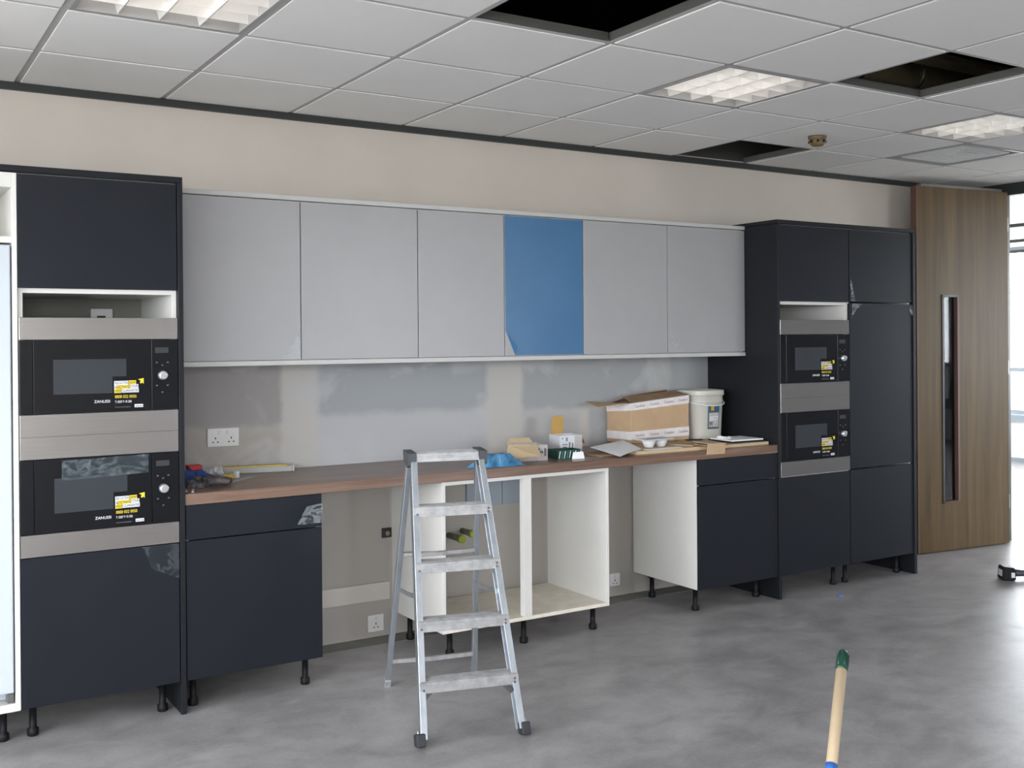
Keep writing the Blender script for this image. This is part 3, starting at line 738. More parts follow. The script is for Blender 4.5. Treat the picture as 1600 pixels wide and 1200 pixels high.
# ------------------------------------------------------------------ stepladder
EV = Vector((.96545, -.26060, 0)); NV = Vector((.26060, .96545, 0)); CL = Vector((1.7505, -1.4815, 0)); WB, WT, DT, ZT = .4029, .2984, .4083, 1.0283
def lp(e, d, z): return CL+EV*e+NV*d+Vector((0, 0, z))
def fr_pt(sg, t): return lp(sg*(WB*(1-t)+WT*t)/2, DT*t, ZT*t)
def re_pt(sg, t): return lp(sg*(.195*(1-t)+.145*t), .73*(1-t)+.455*t, 1.0*t)
t = thing('stepladder', 'aluminium four-tread stepladder standing open in front of the cupboards', 'stepladder', CL)
for sg in (-1, 1):
    mb = MB(); a, b = fr_pt(sg, .022), fr_pt(sg, .985); dv = (b-a).normalized(); nrm = dv.cross(EV).normalized()
    nf = nrm if nrm.dot(NV) < 0 else -nrm
    mb.beam(a, b, .003, .050, EV, 'alu', .0005)                                     # web
    ins = -sg*.011
    mb.beam(a+EV*ins+nf*.0245, b+EV*ins+nf*.0245, .024, .003, EV, 'alu', .0005)     # front flange
    mb.beam(a+EV*ins-nf*.0245, b+EV*ins-nf*.0245, .024, .003, EV, 'alu', .0005)
    s = part('front_stile', mb, t)
    f = MB(); p = fr_pt(sg, 0); q = p+Vector((0, 0, .045)); f.beam(Vector((p.x, p.y, 0)), q+NV*.016, .034, .062, EV, 'rubber', .004); part('rubber_foot', f, s)
    g = MB(); g.tube([fr_pt(sg, .045)-EV*sg*-.012, fr_pt(sg, .045)+EV*sg*.006], .013, 'alupaint', 10); part('rivet', g, s)
for k in range(4):
    tt = .2*(k+1); L_, R_ = fr_pt(-1, tt), fr_pt(1, tt); inn = .004
    mb = MB(); c0, c1 = L_+EV*inn, R_-EV*inn
    top = Vector((0, 0, .012))
    mb.beam(c0+top+NV*.008, c1+top+NV*.008, .074, .004, NV, 'alupaint', .0008)      # tread plate
    for r_ in range(6): mb.beam(c0+top+NV*(-.022+.012*r_)+Vector((0, 0, .0028)), c1+top+NV*(-.022+.012*r_)+Vector((0, 0, .0028)), .004, .002, NV, 'alupaint')
    lo = fr_pt(-1, tt)
    mb.beam(L_-EV*.001-NV*.0325+Vector((0, 0, -.006)), R_+EV*.001-NV*.0325+Vector((0, 0, -.006)), .004, .040, NV, 'alupaint', .0008)   # front lip
    mb.beam(L_-EV*.001-NV*.036+Vector((0, 0, .002)), R_+EV*.001-NV*.036+Vector((0, 0, .002)), .003, .006, NV, 'alupaint')
    mb.beam(c0+NV*.044+Vector((0, 0, .0)), c1+NV*.044+Vector((0, 0, .0)), .003, .026, NV, 'alupaint')
    st = part('tread', mb, t)
    for sg, P_ in ((-1, L_), (1, R_)):
        for dz in (-.014,) if sg < 0 else (-.002, -.016):
            g = MB(); q = P_-EV*sg*.014-NV*.0345+Vector((0, 0, dz)); g.tube([q, q-NV*.003], .005, 'steeldull', 8); part('rivet', g, st)
    if k == 0:
        for sg, P_ in ((-1, L_), (1, R_)):
            g = MB(); q = P_-EV*sg*.012+Vector((0, 0, -.024)); g.beam(q-EV*sg*.04+Vector((0, 0, .0)), q+Vector((0, 0, -.04)), .004, .022, EV.cross(Vector((0, 0, 1))), 'steeldull'); part('brace', g, t)
# top platform with black plastic hinge caps
mb = MB(); L_, R_ = fr_pt(-1, 1), fr_pt(1, 1)
mb.beam(L_+EV*.02+NV*.02+Vector((0, 0, .010)), R_-EV*.02+NV*.02+Vector((0, 0, .010)), .10, .005, NV, 'alupaint', .001)
mb.beam(L_+EV*.02-NV*.030+Vector((0, 0, -.006)), R_-EV*.02-NV*.030+Vector((0, 0, -.006)), .004, .034, NV, 'alupaint', .001)
mb.beam(L_+EV*.02-NV*.033+Vector((0, 0, -.003)), R_-EV*.02-NV*.033+Vector((0, 0, -.003)), .004, .008, NV, 'alupaint', .001)
for r_ in range(5): mb.beam(L_+EV*.02+NV*(-.02+.02*r_)+Vector((0, 0, .0135)), R_-EV*.02+NV*(-.02+.02*r_)+Vector((0, 0, .0135)), .004, .002, NV, 'alupaint')
part('top_platform', mb, t)
for sg in (-1, 1):
    mb = MB(); p = fr_pt(sg, 1)
    pts = []
    for e_ in (-.016, .018):
        for d_, z_ in ((-.036, .014), (-.036, -.034), (-.008, -.046), (.062, -.026), (.074, .020), (.02, .018)):
            pts.append(p+EV*(sg*-1*e_*1.0)+NV*d_+Vector((0, 0, z_)))
    mb.faces(pts, [(0, 1, 2, 3, 4, 5), (11, 10, 9, 8, 7, 6)]+[(i, (i+1) % 6, 6+(i+1) % 6, 6+i) for i in range(6)], 'darkgrey')
    part('hinge_cap', mb, t, 'dark plastic hinge cap')
for sg in (-1, 1):
    mb = MB(); mb.beam(re_pt(sg, 0.015), re_pt(sg, 1.0), .022, .030, EV, 'alu', .002); s = part('rear_leg', mb, t)
    f = MB(); p = re_pt(sg, 0); f.beam(Vector((p.x, p.y, 0)), re_pt(sg, .035), .028, .036, EV, 'alupaint', .003); part('foot_cap', f, s)
    mb = MB(); a, b = re_pt(sg, .445), fr_pt(sg, .49); m_ = (a+b)/2-Vector((0, 0, .004))
    mb.beam(a-EV*sg*.010, m_-EV*sg*.010, .004, .018, EV, 'alu').beam(m_-EV*sg*.010, b-EV*sg*.012, .004, .018, EV, 'alu'); part('spreader', mb, t)
for q in (.115, .60):
    mb = MB(); a, b = re_pt(-1, q), re_pt(1, q); mid = (a+b)/2-Vector((0, 0, .006))
    mb.beam(a, mid, .020, .018, NV, 'alupaint', .002).beam(mid, b, .020, .018, NV, 'alupaint', .002); part('rear_brace', mb, t)

# ------------------------------------------------------------------ things on the worktop
ZW = .8852
def crumple(cx, cy, z0, w_, d_, h, m, seed, ang=0., n=22, peaks=7, name='bag'):
    rnd = random.Random(seed); pk = [(rnd.uniform(-.75, .75), rnd.uniform(-.7, .7), rnd.uniform(.35, 1), rnd.uniform(.12, .35)) for _ in range(peaks)]
    f = [(rnd.uniform(4, 14), rnd.uniform(4, 14), rnd.uniform(0, 6)) for _ in range(5)]
    rings = []; c, s = math.cos(ang), math.sin(ang); N = n*2
    K = 9
    for k in range(K+1):
        r = 1-k/K*1.0; ring = []
        for i in range(N):
            a = 2*PI*i/N; rad = max(r, .02)*(1+.10*math.sin(3*a+f[0][2])+.07*math.sin(7*a+f[1][2])+.04*math.sin(13*a+f[2][2]))
            u, v = rad*math.cos(a), rad*math.sin(a)
            hh = sum(p[2]*math.exp(-((u-p[0])**2+(v-p[1])**2)/p[3]**2) for p in pk)
            hh += .22*sum(math.sin(q[0]*u+q[2])*math.sin(q[1]*v+q[2]*2) for q in f)/2
            e = min(1, (1-r)*3.2+.02)
            tb = noise.turbulence(Vector((u*3.2+seed, v*3.2, seed*.7)), 3, True)
            zz = z0+max(.002, h*min(1.0, max(.06, .15+.45*hh+.55*tb))*e)
            if k == 0: zz = z0+.0005
            ring.append((cx+c*u*w_/2-s*v*d_/2, cy+s*u*w_/2+c*v*d_/2, zz))
        rings.append(ring)
    mb = MB(); mb.loft(rings, m)
    for f_ in mb.bm.faces: f_.smooth = False
    return mb
def shell_box(cx, cy, z0, w_, d_, h, ang, mside, minner, open_top=True, th=.003):
    """open cardboard box: four walls and a floor"""
    mb = MB(); c, s = math.cos(ang), math.sin(ang)
    def R_(x, y, z): return (cx+c*x-s*y, cy+s*x+c*y, z)
    def hx(x0, x1, y0, y1, za, zb_, m): mb.hexa([R_(x0, y0, za), R_(x1, y0, za), R_(x1, y1, za), R_(x0, y1, za), R_(x0, y0, zb_), R_(x1, y0, zb_), R_(x1, y1, zb_), R_(x0, y1, zb_)], m)
    hx(-w_/2, w_/2, -d_/2, d_/2, z0, z0+th, mside); hx(-w_/2, w_/2, -d_/2, -d_/2+th, z0+th, z0+h, mside); hx(-w_/2, w_/2, d_/2-th, d_/2, z0+th, z0+h, mside)
    hx(-w_/2, -w_/2+th, -d_/2+th, d_/2-th, z0+th, z0+h, mside); hx(w_/2-th, w_/2, -d_/2+th, d_/2-th, z0+th, z0+h, mside)
    return mb, R_
def plank4(p, m, th=.003):      # thin flap through four points
    mb = MB(); P = [Vector(q) for q in p]; n_ = (P[1]-P[0]).cross(P[3]-P[0]).normalized()*th
    mb.hexa([*P, *[q+n_ for q in P]], m); return mb

# left end
t = thing('red_packet', 'small red packet with a white stripe at the worktop left end', 'packet', (1.10, -.10, ZW))
part('packet_body', B(1.070, 1.130, -.13, -.075, ZW, .944, 'red', .002), t); part('label_band', B(1.069, 1.131, -.131, -.074, .912, .922, 'whitecard', 0), t, 'white printed band')
solo('clear_bag', crumple(1.185, -.13, ZW, .12, .12, .052, 'clearbag', 5), 'crumpled clear bag between red packet and spirit level', 'bag', (1.185, -.13, ZW))
t = thing('screw_packet', 'yellow packet of fixings in front of the spirit level', 'packet', (1.225, -.17, ZW))
part('packet_body', crumple(1.235, -.185, ZW, .07, .05, .026, 'levyel', 15), t); part('bag_label', MB().rbox(1.262, -.205, ZW, .018, .02, .03, .3, 'whitecard', .001), t)
solo('blue_glove', crumple(1.065, -.215, ZW, .20, .14, .065, 'navy', 9, -.1), 'crumpled dark blue cloth glove beside the left end panel', 'glove', (1.075, -.285, ZW))
t = thing('grey_glove', 'dark grey work glove lying in front of the blue cloth', 'glove', (1.10, -.39, ZW))
pm = part('palm', crumple(1.035, -.385, ZW, .12, .10, .035, 'glove', 19), t)
for k, (dx, dy, L_) in enumerate(((.012, -.035, .085), (.02, -.012, .095), (.02, .012, .09), (.012, .035, .075), (-.02, .05, .05))):
    a = (-.25, -.1, .05, .2, .6)[k]; p = Vector((1.06+dx, -.385+dy, ZW+.018))
    part('finger', MB().tube([p, p+Vector((L_*.5*math.cos(a), L_*.5*math.sin(a), .007)), p+Vector((L_*math.cos(a), L_*math.sin(a), -.001)), p+Vector((L_*1.06*math.cos(a), L_*1.06*math.sin(a), -.003))], [.013, .0135, .012, .005], 'glove', 10), t)
t = thing('spirit_level', 'long yellow and grey spirit level lying along the wall', 'spirit level', (1.40, -.08, ZW))
mb = MB(); mb.beam((1.24, -.05, ZW+.014), (1.555, -.115, ZW+.014), .020, .0275, (0, 1, 0), 'levgrey', .002); part('beam_body', mb, t)
part('top_strip', MB().beam((1.24, -.045, ZW+.0305), (1.535, -.106, ZW+.0305), .022, .006, (0, 1, 0), 'levyel', .001), t, 'yellow upper strip')
part('end_cap', MB().beam((1.555, -.115, ZW+.0155), (1.566, -.1173, ZW+.0155), .024, .031, (0, 1, 0), 'greycard', .002), t)
t = thing('filling_knife', 'flat grey filling knife lying beside the grey glove', 'hand tool', (1.28, -.30, ZW))
part('blade', MB().faces([(1.20, -.34, ZW+.001), (1.33, -.22, ZW+.001), (1.30, -.19, ZW+.001), (1.18, -.31, ZW+.001), (1.20, -.34, ZW+.003), (1.33, -.22, ZW+.003), (1.30, -.19, ZW+.003), (1.18, -.31, ZW+.003)], [(3, 2, 1, 0), (4, 5, 6, 7), (0, 1, 5, 4), (1, 2, 6, 5), (2, 3, 7, 6), (3, 0, 4, 7)], 'levgrey') and (lambda q: q.hexa([(1.20, -.34, ZW), (1.34, -.225, ZW), (1.31, -.195, ZW), (1.18, -.32, ZW), (1.20, -.34, ZW+.002), (1.34, -.225, ZW+.002), (1.31, -.195, ZW+.002), (1.18, -.32, ZW+.002)], 'levgrey'))(MB()), t)
part('handle', MB().beam((1.195, -.335, ZW+.007), (1.15, -.375, ZW+.007), .014, .013, (0, 0, 1), 'black', .003), t)
for k, (x, y, cl) in enumerate(((.955, -.515, 'nearest the end panel'), (.972, -.550, 'on the worktop front left corner'), (.990, -.49, 'just in front of the grey glove'))):
    solo('plaster_crumb', crumple(x, y, ZW, .013, .010, .006, 'whitecard', 30+k, n=6, peaks=2), 'tiny white plaster crumb '+cl, 'debris', (x, y, ZW), 'plaster crumbs')

# middle: blue bag, open boxes
solo('blue_bag', crumple(2.445, -.495, ZW, .28, .15, .060, 'bluebag', 21, -.15, n=34, peaks=16), 'crumpled blue plastic bag on the worktop right of the ladder top', 'bag', (2.52, -.43, ZW))
t = thing('open_box', 'low open carton, tan flap facing out, grey printed side', 'box', (2.70, -.38, ZW))
mb, R_ = shell_box(2.715, -.36, ZW, .165, .15, .078, -.22, 'greycard', 'kraftdk'); part('carton', mb, t)
part('front_flap', plank4([R_(-.165, -.155, ZW+.022), R_(.008, -.185, ZW+.030), R_(.026, -.077, ZW+.080), R_(-.125, -.077, ZW+.084)], 'kraftlt'), t, 'tan inner flap hanging forward')
part('rear_flap', plank4([R_(-.082, .076, ZW+.078), R_(.06, .076, ZW+.078), R_(.05, .10, ZW+.10), R_(-.06, .10, ZW+.098)], 'kraftlt'), t)
mb = MB(); P_ = [R_(.0835, -.076, 0), R_(.0835, .076, 0)]
ep = MB(); q0, q1 = R_(.035, -.0755, ZW), R_(.0835, -.0755, ZW)
ep.hexa([R_(.028, -.0785, ZW), R_(.0845, -.0785, ZW), R_(.0845, -.0755, ZW), R_(.028, -.0755, ZW), R_(.028, -.0785, ZW+.078), R_(.0845, -.0785, ZW+.078), R_(.0845, -.0755, ZW+.078), R_(.028, -.0755, ZW+.078)], 'greycard')
ep = part('printed_side', ep, t)
xd = Vector(R_(1, 0, 0))-Vector(R_(0, 0, 0))
ic = MB()
for a, b, c_, d_ in ((.036, .042, .055, .062), (.046, .052, .040, .050), (.054, .060, .036, .046), (.068, .072, .022, .062), (.074, .077, .022, .06)):
    ic.hexa([R_(a, -.0797, ZW+c_), R_(b, -.0797, ZW+c_), R_(b, -.0783, ZW+c_), R_(a, -.0783, ZW+c_), R_(a, -.0797, ZW+d_), R_(b, -.0797, ZW+d_), R_(b, -.0783, ZW+d_), R_(a, -.0783, ZW+d_)], 'inkblack')
part('print', ic, ep)
solo('blue_wrap', crumple(2.76, -.235, ZW, .09, .08, .088, 'bluebag', 44, 0, peaks=3), 'tuft of blue plastic wrap standing behind the low open carton', 'bag', (2.76, -.235, ZW))
t = thing('green_box', 'small dark green patterned box with a white tag', 'box', (2.915, -.42, ZW))
mb, R_ = shell_box(2.915, -.415, ZW, .14, .11, .045, -.12, 'green', 'green'); part('carton', mb, t)
st_ = MB()
for k in range(9):
    a = -.068+k*.015
    st_.hexa([R_(a, -.0606, ZW+.004), R_(a+.004, -.0606, ZW+.004), R_(a+.004, -.0598, ZW+.004), R_(a, -.0598, ZW+.004), R_(a+.008, -.0606, ZW+.041), R_(a+.012, -.0606, ZW+.041), R_(a+.012, -.0598, ZW+.041), R_(a+.008, -.0598, ZW+.041)], 'greenlt' if k % 2 else 'whitep')
part('printed_stripes', st_, t)
tg = MB(); tg.hexa([R_(.000, -.075, ZW), R_(.075, -.075, ZW), R_(.072, -.072, ZW), R_(.003, -.072, ZW), R_(.012, -.068, ZW+.034), R_(.070, -.068, ZW+.034), R_(.070, -.065, ZW+.034), R_(.014, -.065, ZW+.034)], 'paper'); part('tag', tg, t, 'white paper tag')
t = thing('white_box', 'small white printed box with a golden flap standing up', 'box', (3.045, -.235, ZW))
mb, R_ = shell_box(3.045, -.235, ZW+.0, .135, .12, .100, -.12, 'whitecard', 'kraft'); part('carton', mb, t)
part('side_panel', MB().hexa([R_(.022, -.0615, ZW+.001), R_(.068, -.0615, ZW+.001), R_(.068, -.0602, ZW+.001), R_(.022, -.0602, ZW+.001), R_(.022, -.0615, ZW+.098), R_(.068, -.0615, ZW+.098), R_(.068, -.0602, ZW+.098), R_(.022, -.0602, ZW+.098)], 'greycard'), t)
ic = MB()
for a, b, c_, d_ in ((-.055, -.045, .082, .088), (-.03, -.02, .07, .09), (-.052, -.02, .05, .055), (-.05, -.025, .035, .042), (-.012, -.004, .03, .065), (.006, .014, .03, .06)):
    ic.hexa([R_(a, -.0612, ZW+c_), R_(b, -.0612, ZW+c_), R_(b, -.0598, ZW+c_), R_(a, -.0598, ZW+c_), R_(a, -.0612, ZW+d_), R_(b, -.0612, ZW+d_), R_(b, -.0598, ZW+d_), R_(a, -.0598, ZW+d_)], 'markgrey')
part('print', ic, t)
part('upright_flap', plank4([R_(-.060, .056, ZW+.10), R_(.012, .056, ZW+.10), R_(.018, .062, ZW+.198), R_(-.050, .062, ZW+.193)], 'kraftyl'), t, 'golden brown flap standing upright')
part('side_flap', plank4([R_(.068, -.055, ZW+.10), R_(.068, .055, ZW+.10), R_(.092, .05, ZW+.06), R_(.092, -.045, ZW+.055)], 'kraftdk'), t)
# sheets of card and paper
def card(cx, cy, z, w_, d_, h, ang, m, label, name='cardboard_sheet', cat='cardboard'):
    return solo(name, MB().rbox(cx, cy, z, w_, d_, h, ang, m, .0008), label, cat, (cx, cy, z))
card(3.17, -.40, ZW, .20, .16, .008, .2, 'kraftdk', 'brown cardboard sheet between the white box and the big carton')
card(3.56, -.35, ZW, .52, .38, .018, -.02, 'kraftlt', 'stack of flattened pale cardboard under the big carton')
card(4.06, -.34, ZW, .38, .40, .016, .02, 'kraftyl' if 0 else 'kraftlt', 'pale yellowish board under the papers at the worktop right end')
card(3.80, -.37, ZW+.0185, .27, .19, .006, .35, 'kraft', 'creased tan cardboard flap lying left of the overhanging carton')
t = thing('paper_sheet', 'bright white sheet of paper drooping over the worktop front', 'paper', (3.2, -.45, .9))
mb = MB(); vs = []; fs = []; n = 10
A_, B_, C_, D_ = (Vector((3.16, -.30, ZW+.026)), Vector((3.13, -.602, ZW+.004)), Vector((3.375, -.47, ZW+.028)), Vector((3.44, -.22, ZW+.040)))
for j in range(n+1):
    for i in range(n+1):
        u, v = i/n, j/n; p = A_*(1-u)*(1-v)+D_*u*(1-v)+B_*(1-u)*v+C_*u*v; vs.append((p.x, p.y, p.z+.006*math.sin(3.1*u*v+1)))
for j in range(n):
    for i in range(n): k = j*(n+1)+i; fs.append((k, k+1, k+n+2, k+n+1))
N1 = len(vs); vs += [(x, y, z-.0012) for x, y, z in vs]; fs += [tuple(q+N1 for q in f)[::-1] for f in fs]
rim = [i for i in range(n)]+[n+i*(n+1) for i in range(n)]+[n*(n+1)+n-i for i in range(n)]+[(n-i)*(n+1) for i in range(n)]
fs += [(rim[i], rim[(i+1) % len(rim)], rim[(i+1) % len(rim)]+N1, rim[i]+N1) for i in range(len(rim))]
mb.faces(vs, fs, 'paper'); part('sheet', mb, t)
# big carton on the stack
zc = ZW+.0195
t = thing('cardboard_carton', 'large brown carton with white printed tape, open brown flaps on top', 'box', (3.72, -.1, zc))
c8 = [(3.505, -.215, zc), (3.935, -.215, zc), (3.94, -.008, zc), (3.495, -.008, zc), (3.515, -.205, 1.132), (3.945, -.205, 1.165), (3.945, -.008, 1.165), (3.49, -.012, 1.118)]
cb = MB(); cb.hexa(c8, 'kraft', .002); body = part('carton', cb, t)
def lerp3(a, b, k): return tuple(a[i]*(1-k)+b[i]*k for i in range(3))
def band(k0, k1, name):
    mb = MB(); o = .0016
    a0, a1 = lerp3(c8[0], c8[4], k0), lerp3(c8[0], c8[4], k1); b0, b1 = lerp3(c8[1], c8[5], k0), lerp3(c8[1], c8[5], k1); e0, e1 = lerp3(c8[3], c8[7], k0), lerp3(c8[3], c8[7], k1)
    mb.hexa([(a0[0]-o, a0[1]-o, a0[2]), (b0[0], b0[1]-o, b0[2]), (b0[0], b0[1]+.001, b0[2]), (a0[0], a0[1]+.001, a0[2]), (a1[0]-o, a1[1]-o, a1[2]), (b1[0], b1[1]-o, b1[2]), (b1[0], b1[1]+.001, b1[2]), (a1[0], a1[1]+.001, a1[2])], 'tape')
    mb.hexa([(a0[0]-o, a0[1], a0[2]), (a0[0]+.001, a0[1], a0[2]), (e0[0]+.001, e0[1], e0[2]), (e0[0]-o, e0[1], e0[2]), (a1[0]-o, a1[1], a1[2]), (a1[0]+.001, a1[1], a1[2]), (e1[0]+.001, e1[1], e1[2]), (e1[0]-o, e1[1], e1[2])], 'tape')
    q = part(name, mb, t, 'white tape band with faint red lettering')
    km = (k0+k1)/2
    for s_ in range(4):
        f_ = .06+.25*s_; p = Vector(lerp3(lerp3(c8[0], c8[4], km), lerp3(c8[1], c8[5], km), f_)); d_ = Vector(lerp3(c8[1], c8[5], km))-Vector(lerp3(c8[0], c8[4], km)); d_.normalize()
        text('lettering', 'Caution', .022, p+Vector((0, -o-.0006, -.006)), d_, (0, 0, 1), 'tapeink', q, .07, .0003)
    return q
band(.82, 1.0, 'tape_band'); band(.10, .30, 'tape_band')
part('left_flap', plank4([(3.49, -.20, 1.132), (3.49, -.02, 1.122), (3.335, -.02, 1.140), (3.30, -.19, 1.118)], 'kraft'), t, 'tan flap folded outwards')
part('rear_flap', plank4([(3.50, -.010, 1.122), (3.94, -.010, 1.165), (3.90, -.06, 1.195), (3.60, -.07, 1.168)], 'kraftdk'), t)
part('front_flap', plank4([(3.52, -.203, 1.133), (3.94, -.203, 1.166), (3.93, -.09, 1.186), (3.56, -.08, 1.160)], 'kraftdk'), t)
# tub
cx, cy = 4.085, -.150; Z0 = ZW+.0165
def se_ring(w_, z, n=32, e=.55):
    o = []
    for k in range(n):
        a = 2*PI*k/n; c, s = math.cos(a), math.sin(a)
        o.append((cx+math.copysign(abs(c)**e, c)*w_/2, cy+math.copysign(abs(s)**e, s)*w_/2, z))
    return o
t = thing('plastic_tub', 'white plastic filler tub with lid, handle and dark label', 'tub', (cx, cy, Z0))
part('tub_body', MB().loft([se_ring(0.197, Z0), se_ring(0.202, Z0+0.0064), se_ring(0.220, Z0+0.2193), se_ring(0.228, Z0+0.2226), se_ring(0.228, Z0+0.2279), se_ring(0.221, Z0+0.2311), se_ring(0.224, Z0+0.2675)], 'tub'), t)
part('lid', MB().loft([se_ring(0.233, Z0+0.2568), se_ring(0.237, Z0+0.2611), se_ring(0.237, Z0+0.2825), se_ring(0.231, Z0+0.2889), se_ring(0.202, Z0+0.2889), se_ring(0.197, Z0+0.2814), se_ring(0.050, Z0+0.2814)], 'tub'), t)
hp = []
for k in range(15):
    a = PI*k/14; hp.append((cx-.120*math.cos(a), cy-.02-.108*math.sin(a)**.6, Z0+.222-.022*math.sin(a)))
part('handle', MB().tube(hp, .004, 'whitecard', 8), t)
yl = cy-.1100
LZ = lambda z: .062+(z-.075)*1.27
lb = part('label', MB().hexa([(cx-.040, yl+.0035, Z0+LZ(.075)), (cx+.045, yl+.0035, Z0+LZ(.075)), (cx+.045, yl+.006, Z0+LZ(.075)), (cx-.040, yl+.006, Z0+LZ(.075)), (cx-.040, yl-.0035, Z0+LZ(.185)), (cx+.045, yl-.0035, Z0+LZ(.185)), (cx+.045, yl-.001, Z0+LZ(.185)), (cx-.040, yl-.001, Z0+LZ(.185))], 'teal'), t, 'dark blue and grey product label')
def lbox(a, b, c_, d_, m):
    c_, d_ = LZ(c_), LZ(d_); f0 = lambda z: yl+.0028-.0068*(z-LZ(.075))/.14
    return MB().hexa([(cx+a, f0(c_)-.001, Z0+c_), (cx+b, f0(c_)-.001, Z0+c_), (cx+b, f0(c_)+.001, Z0+c_), (cx+a, f0(c_)+.001, Z0+c_), (cx+a, f0(d_)-.001, Z0+d_), (cx+b, f0(d_)-.001, Z0+d_), (cx+b, f0(d_)+.001, Z0+d_), (cx+a, f0(d_)+.001, Z0+d_)], m)
part('picture', lbox(-.034, .039, .083, .150, 'greycard'), lb); part('emblem', lbox(-.020, .004, .160, .180, 'orange'), lb)
part('swoosh', lbox(.010, .036, .088, .098, 'red'), lb); part('swatch', lbox(-.03, .008, .083, .092, 'paper'), lb); part('swatch', lbox(-.032, -.005, .094, .108, 'inkblack'), lb)
text('lettering', 'BEST', .034, (cx-.031, yl-.0025, Z0+LZ(.115)), (1, 0, 0), (0, 0, 1), 'whitep', lb, .066, .0004)
# cup tray
zt_ = ZW+.0185; ty = -.40
t = thing('cup_tray', 'white moulded plastic tray with two hollow cups beside the carton', 'tray', (3.50, ty, zt_))
part('rim', MB().rbox(3.525, ty, zt_+.040, .205, .10, .006, .10, 'whitecard', .002), t)
for x in (3.480, 3.570):
    part('cup', MB().loft([[(x+r*math.cos(2*PI*k/16), ty+(x-3.525)*.1+r*math.sin(2*PI*k/16), z) for k in range(16)] for r, z in ((.022, zt_), (.024, zt_+.002), (.042, zt_+.040))], 'whitecard'), t)
solo('paper_slip', MB().rbox(3.50, -.50, ZW+.0185, .24, .045, .002, .02, 'paper'), 'narrow white paper strip lying in front of the cup tray', 'paper', (3.5, -.50, ZW+.0185))
# small carton overhanging the edge
t = thing('small_carton', 'small tan carton lying over the worktop front edge', 'box', (3.79, -.56, ZW))
part('carton', MB().hexa([(3.725, -.600, .864), (3.855, -.600, .862), (3.855, -.592, .862), (3.725, -.592, .864), (3.728, -.606, .924), (3.858, -.606, .920), (3.858, -.600, .920), (3.728, -.600, .924)], 'kraft', .001), t)
part('top_flap', plank4([(3.728, -.603, .922), (3.858, -.603, .918), (3.865, -.47, .922), (3.735, -.47, .926)], 'kraftlt'), t)
part('inner_box', MB().box(3.735, 3.852, -.585, -.48, ZW+.0165+.006, .915, 'kraftdk', .001), t)
# papers and clipboard at the right end
t = thing('clipboard', 'black-edged folder of white papers against the right end panel', 'folder', (4.15, -.35, ZW+.0165))
part('cover', MB().rbox(4.135, -.400, ZW+.0165, .245, .21, .008, -.06, 'black', .001), t)
part('paper_stack', MB().rbox(4.135, -.398, ZW+.0247, .232, .198, .008, -.06, 'paper', .001), t)
solo('crumpled_paper', crumple(4.05, -.39, ZW+.0335, .10, .09, .018, 'paper', 77), 'crumpled white plastic sleeve lying on the folder', 'paper', (4.02, -.36, ZW+.034))
solo('black_folder', MB().rbox(3.90, -.30, ZW+.025, .10, .03, .006, -.2, 'black', .001), 'small black strip of wrap in front of the tub', 'wrapping', (3.90, -.30, ZW+.025))

# ------------------------------------------------------------------ things on the floor
tip, bot = Vector((1.764, -3.219, .762)), Vector((1.582, -3.341, .570)); dv = (bot-tip).normalized()
L_ = (tip.z-.045)/-dv.z; end = tip+dv*L_
t = thing('broom', 'pale wooden broom handle with a green end cap, in the foreground', 'broom', (end.x, end.y, 0))
cp = tip+dv*.052
part('handle', MB().tube([cp, cp+(end-cp)*.5, end], .0125, 'pine', 16), t)
g = part('end_cap', MB().tube([tip+dv*.0, tip+dv*.004, tip+dv*.012, tip+dv*.05, tip+dv*.054], [.005, .009, .0125, .0145, .0135], 'dkgreen', 16), t, 'dark green plastic end cap')
ax = dv.cross(Vector((0, 0, 1))).normalized(); ay = dv.cross(ax)
for k in range(6):
    a = 2*PI*k/6; o_ = (ax*math.cos(a)+ay*math.sin(a))*.0138; part('rib', MB().tube([tip+dv*.012+o_*.93, tip+dv*.046+o_*1.02], .0012, 'dkgreen', 6), g)
part('band', MB().tube([tip+dv*.288, tip+dv*.34], .0134, 'bluetape', 16), t, 'blue band')
part('head', MB().rbox(end.x, end.y, .040, .30, .06, .03, .9, 'bluetape', .006), t)
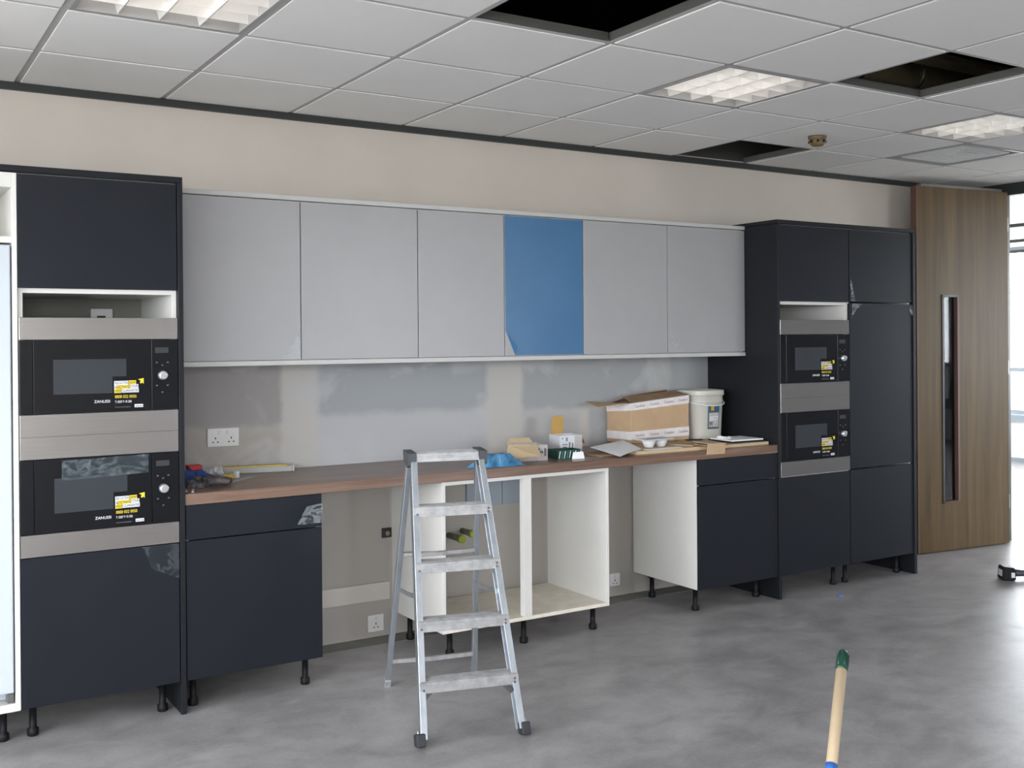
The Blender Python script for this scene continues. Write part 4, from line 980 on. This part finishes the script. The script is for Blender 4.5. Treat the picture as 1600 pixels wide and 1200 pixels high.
part('bristles', MB().rbox(end.x, end.y, 0, .28, .05, .04, .9, 'rubber', .002), t)
# drill
bx_, by_ = 5.80, -1.00
t = thing('cordless_drill', 'black cordless drill lying on the floor at the right edge', 'drill', (bx_, by_, 0))
def DR(a, b_, z): 
    ang = -.62; return Vector((bx_+a*math.cos(ang)-b_*math.sin(ang), by_+a*math.sin(ang)+b_*math.cos(ang), z))
mb = MB(); mb.hexa([DR(-.035, -.05, .0), DR(.045, -.05, 0), DR(.045, .05, 0), DR(-.035, .05, 0), DR(-.03, -.045, .085), DR(.045, -.045, .075), DR(.045, .045, .075), DR(-.03, .045, .085)], 'black', .008); bt = part('battery', mb, t)
part('battery_label', MB().hexa([DR(-.0365, -.03, .025), DR(-.034, -.03, .025), DR(-.034, .025, .025), DR(-.0365, .025, .025), DR(-.034, -.03, .062), DR(-.030, -.03, .062), DR(-.030, .025, .062), DR(-.034, .025, .062)], 'greycard'), bt, 'pale grey battery label')
part('battery_label', MB().hexa([DR(.015, -.0515, .02), DR(.036, -.0515, .02), DR(.036, -.049, .02), DR(.015, -.049, .02), DR(.015, -.049, .05), DR(.036, -.049, .05), DR(.036, -.046, .05), DR(.015, -.046, .05)], 'whitecard'), bt)
part('grip', MB().tube([DR(.04, 0, .04), DR(.10, .005, .036), DR(.16, .0, .04)], [.024, .019, .024], 'darkgrey', 12), t)
part('motor_body', MB().tube([DR(.20, -.10, .04), DR(.20, -.09, .04), DR(.19, .02, .04), DR(.185, .08, .04)], [.02, .036, .036, .03], 'black', 16), t)
part('chuck', MB().tube([DR(.185, .08, .04), DR(.183, .12, .04), DR(.182, .135, .04)], [.024, .022, .012], 'rubber', 14), t)
part('trigger', MB().tube([DR(.13, .02, .04), DR(.145, .045, .04)], .009, 'rubber', 8), t)
solo('blue_scrap', crumple(4.63, -.72, 0, .045, .03, .010, 'bluetape', 61, n=8, peaks=3), 'small bright blue scrap lying on the floor', 'debris', (4.63, -.72, 0))
for k in kids(door): pass
